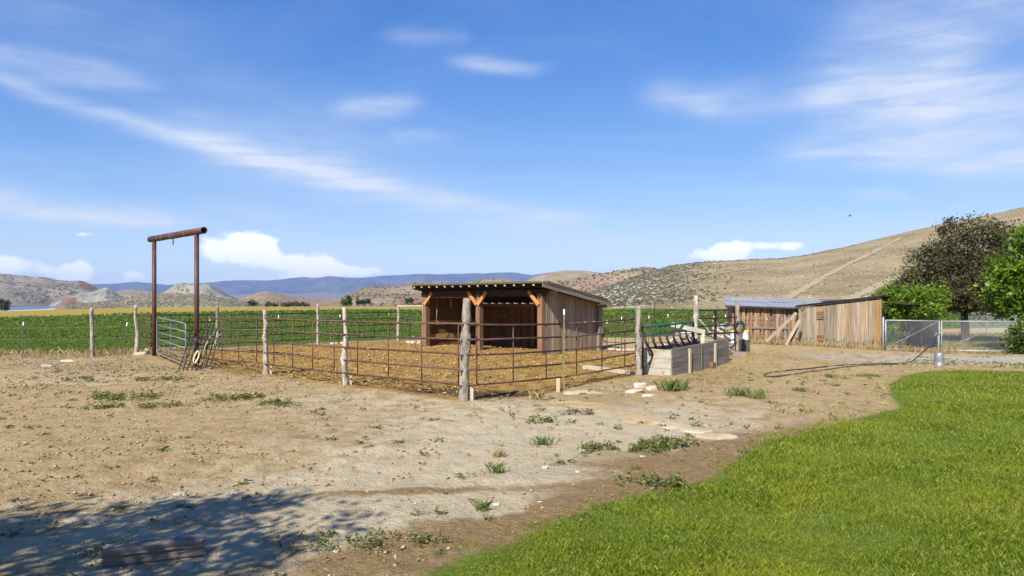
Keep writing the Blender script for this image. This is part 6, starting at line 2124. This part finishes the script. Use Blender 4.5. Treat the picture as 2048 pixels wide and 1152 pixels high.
    weed(1310, 965, 0.4, 0.25, 420, 'weed patch at the lawn edge below the dense patch')
    weed(1150, 830, 0.35, 0.2, 220, 'grey weed clump near the old path', 'grey_weed')
    weed(1085, 848, 0.3, 0.2, 150, 'small weed below the start of the old path')
    weed(640, 1090, 0.5, 0.25, 320, 'weed patch below the tree shadow tip', h=0.05, leaf=0.05)
    weed(225, 1105, 0.18, 0.12, 160, 'small dark weed above the weathered beam', h=0.07, leaf=0.05)
    weed(800, 1085, 0.4, 0.22, 300, 'weed patch near the bottom left of the lawn', h=0.06, leaf=0.05)
    weed(1345, 782, 0.35, 0.25, 320, 'tall green grass tuft beside the white rocks', 'tuft_green', 0.30, grass=True)
    weed(1480, 795, 0.35, 0.2, 240, 'grass tuft on the dirt right of the white rocks', 'tuft_green', 0.22, grass=True)
    weed(1515, 800, 0.25, 0.2, 160, 'grass tuft farthest right of the white rocks', 'tuft_green', 0.20, grass=True)
    weed(1075, 798, 0.18, 0.15, 150, 'dry grass tuft near the corner post', 'dry_grass', 0.26, grass=True)
    weed(995, 950, 0.12, 0.09, 110, 'dry grass tuft on the pale dirt', 'tuft_green', 0.15, grass=True)
    weed(995, 918, 0.12, 0.09, 100, 'yellowish grass tuft behind the dry one on pale dirt', 'dry_grass', 0.14, grass=True)
    weed(1085, 892, 0.2, 0.1, 120, 'thin grass tuft in the bare dirt', 'tuft_green', 0.15, grass=True)
    weed(965, 1022, 0.07, 0.06, 140, 'bright green grass tuft left of the lawn edge', 'tuft_green', 0.11, grass=True)
    weed(1600, 785, 0.2, 0.15, 300, 'low grass tuft on the dirt left of the lawn', 'tuft_green', 0.12, grass=True)
    weed(1660, 755, 0.22, 0.16, 320, 'grass tuft just below the hose loop', 'tuft_green', 0.10, grass=True)
    weed(1740, 752, 0.45, 0.3, 620, 'weedy grass between the hose and the lawn', 'tuft_green', 0.08, grass=True)

    for mt, lb in (('weed_leaf', 'patches of low green weeds on the dirt'), ('grey_weed', 'greyish weed clump near the old path')):
        stuff('weed_patches', *join_np(patches[mt]), M[mt], lb)


build_loose()


# bird on the wing
def build_bird():
    c = P(1700, 432, 105)
    t = thing('bird', 'small dark bird gliding in the sky above the hillside', 'bird', c)
    MB().tube([c + Vector((-0.22, 0, 0.02)), c + Vector((-0.10, 0, 0)), c + Vector((0.08, 0, 0)), c + Vector((0.20, 0, 0.03))], [0.015, 0.05, 0.055, 0.012], 8).build('body', M['bird_dark'], t, True)
    for sg in (-1, 1):
        mb = MB()
        a = c + Vector((0.06, 0, 0.02)); b = c + Vector((-0.06, 0, 0.02)); tip = c + Vector((-0.06, sg * 0.30, 0.22))
        m1 = c + Vector((0.05, sg * 0.16, 0.14)); m2 = c + Vector((-0.09, sg * 0.16, 0.13))
        th = Vector((0, 0, 0.008))
        mb.add([a, m1, tip, m2, b, a + th, m1 + th, tip + th, m2 + th, b + th], [(4, 3, 2, 1, 0), (5, 6, 7, 8, 9), (0, 1, 6, 5), (1, 2, 7, 6), (2, 3, 8, 7), (3, 4, 9, 8), (4, 0, 5, 9)])
        mb.build('wing', M['bird_dark'], t)


build_bird()


# two thin strands of fence wire at the field edge
for z_, lb in ((1.18, 'upper thin wire strung along the field edge'), (0.72, 'lower thin wire strung along the field edge')):
    pts_ = [on(G(-140, 716), z_), on(G(45, 716), z_), on(G(185, 713), z_ - 0.02), on(G(243, 712), z_), on(PB0, z_)]
    o = MB().tube(pts_, 0.0022, 4).build('fence_wire', M['galvanised'], None, False, tuple(pts_[0]))
    tag(o, lb, 'wire')
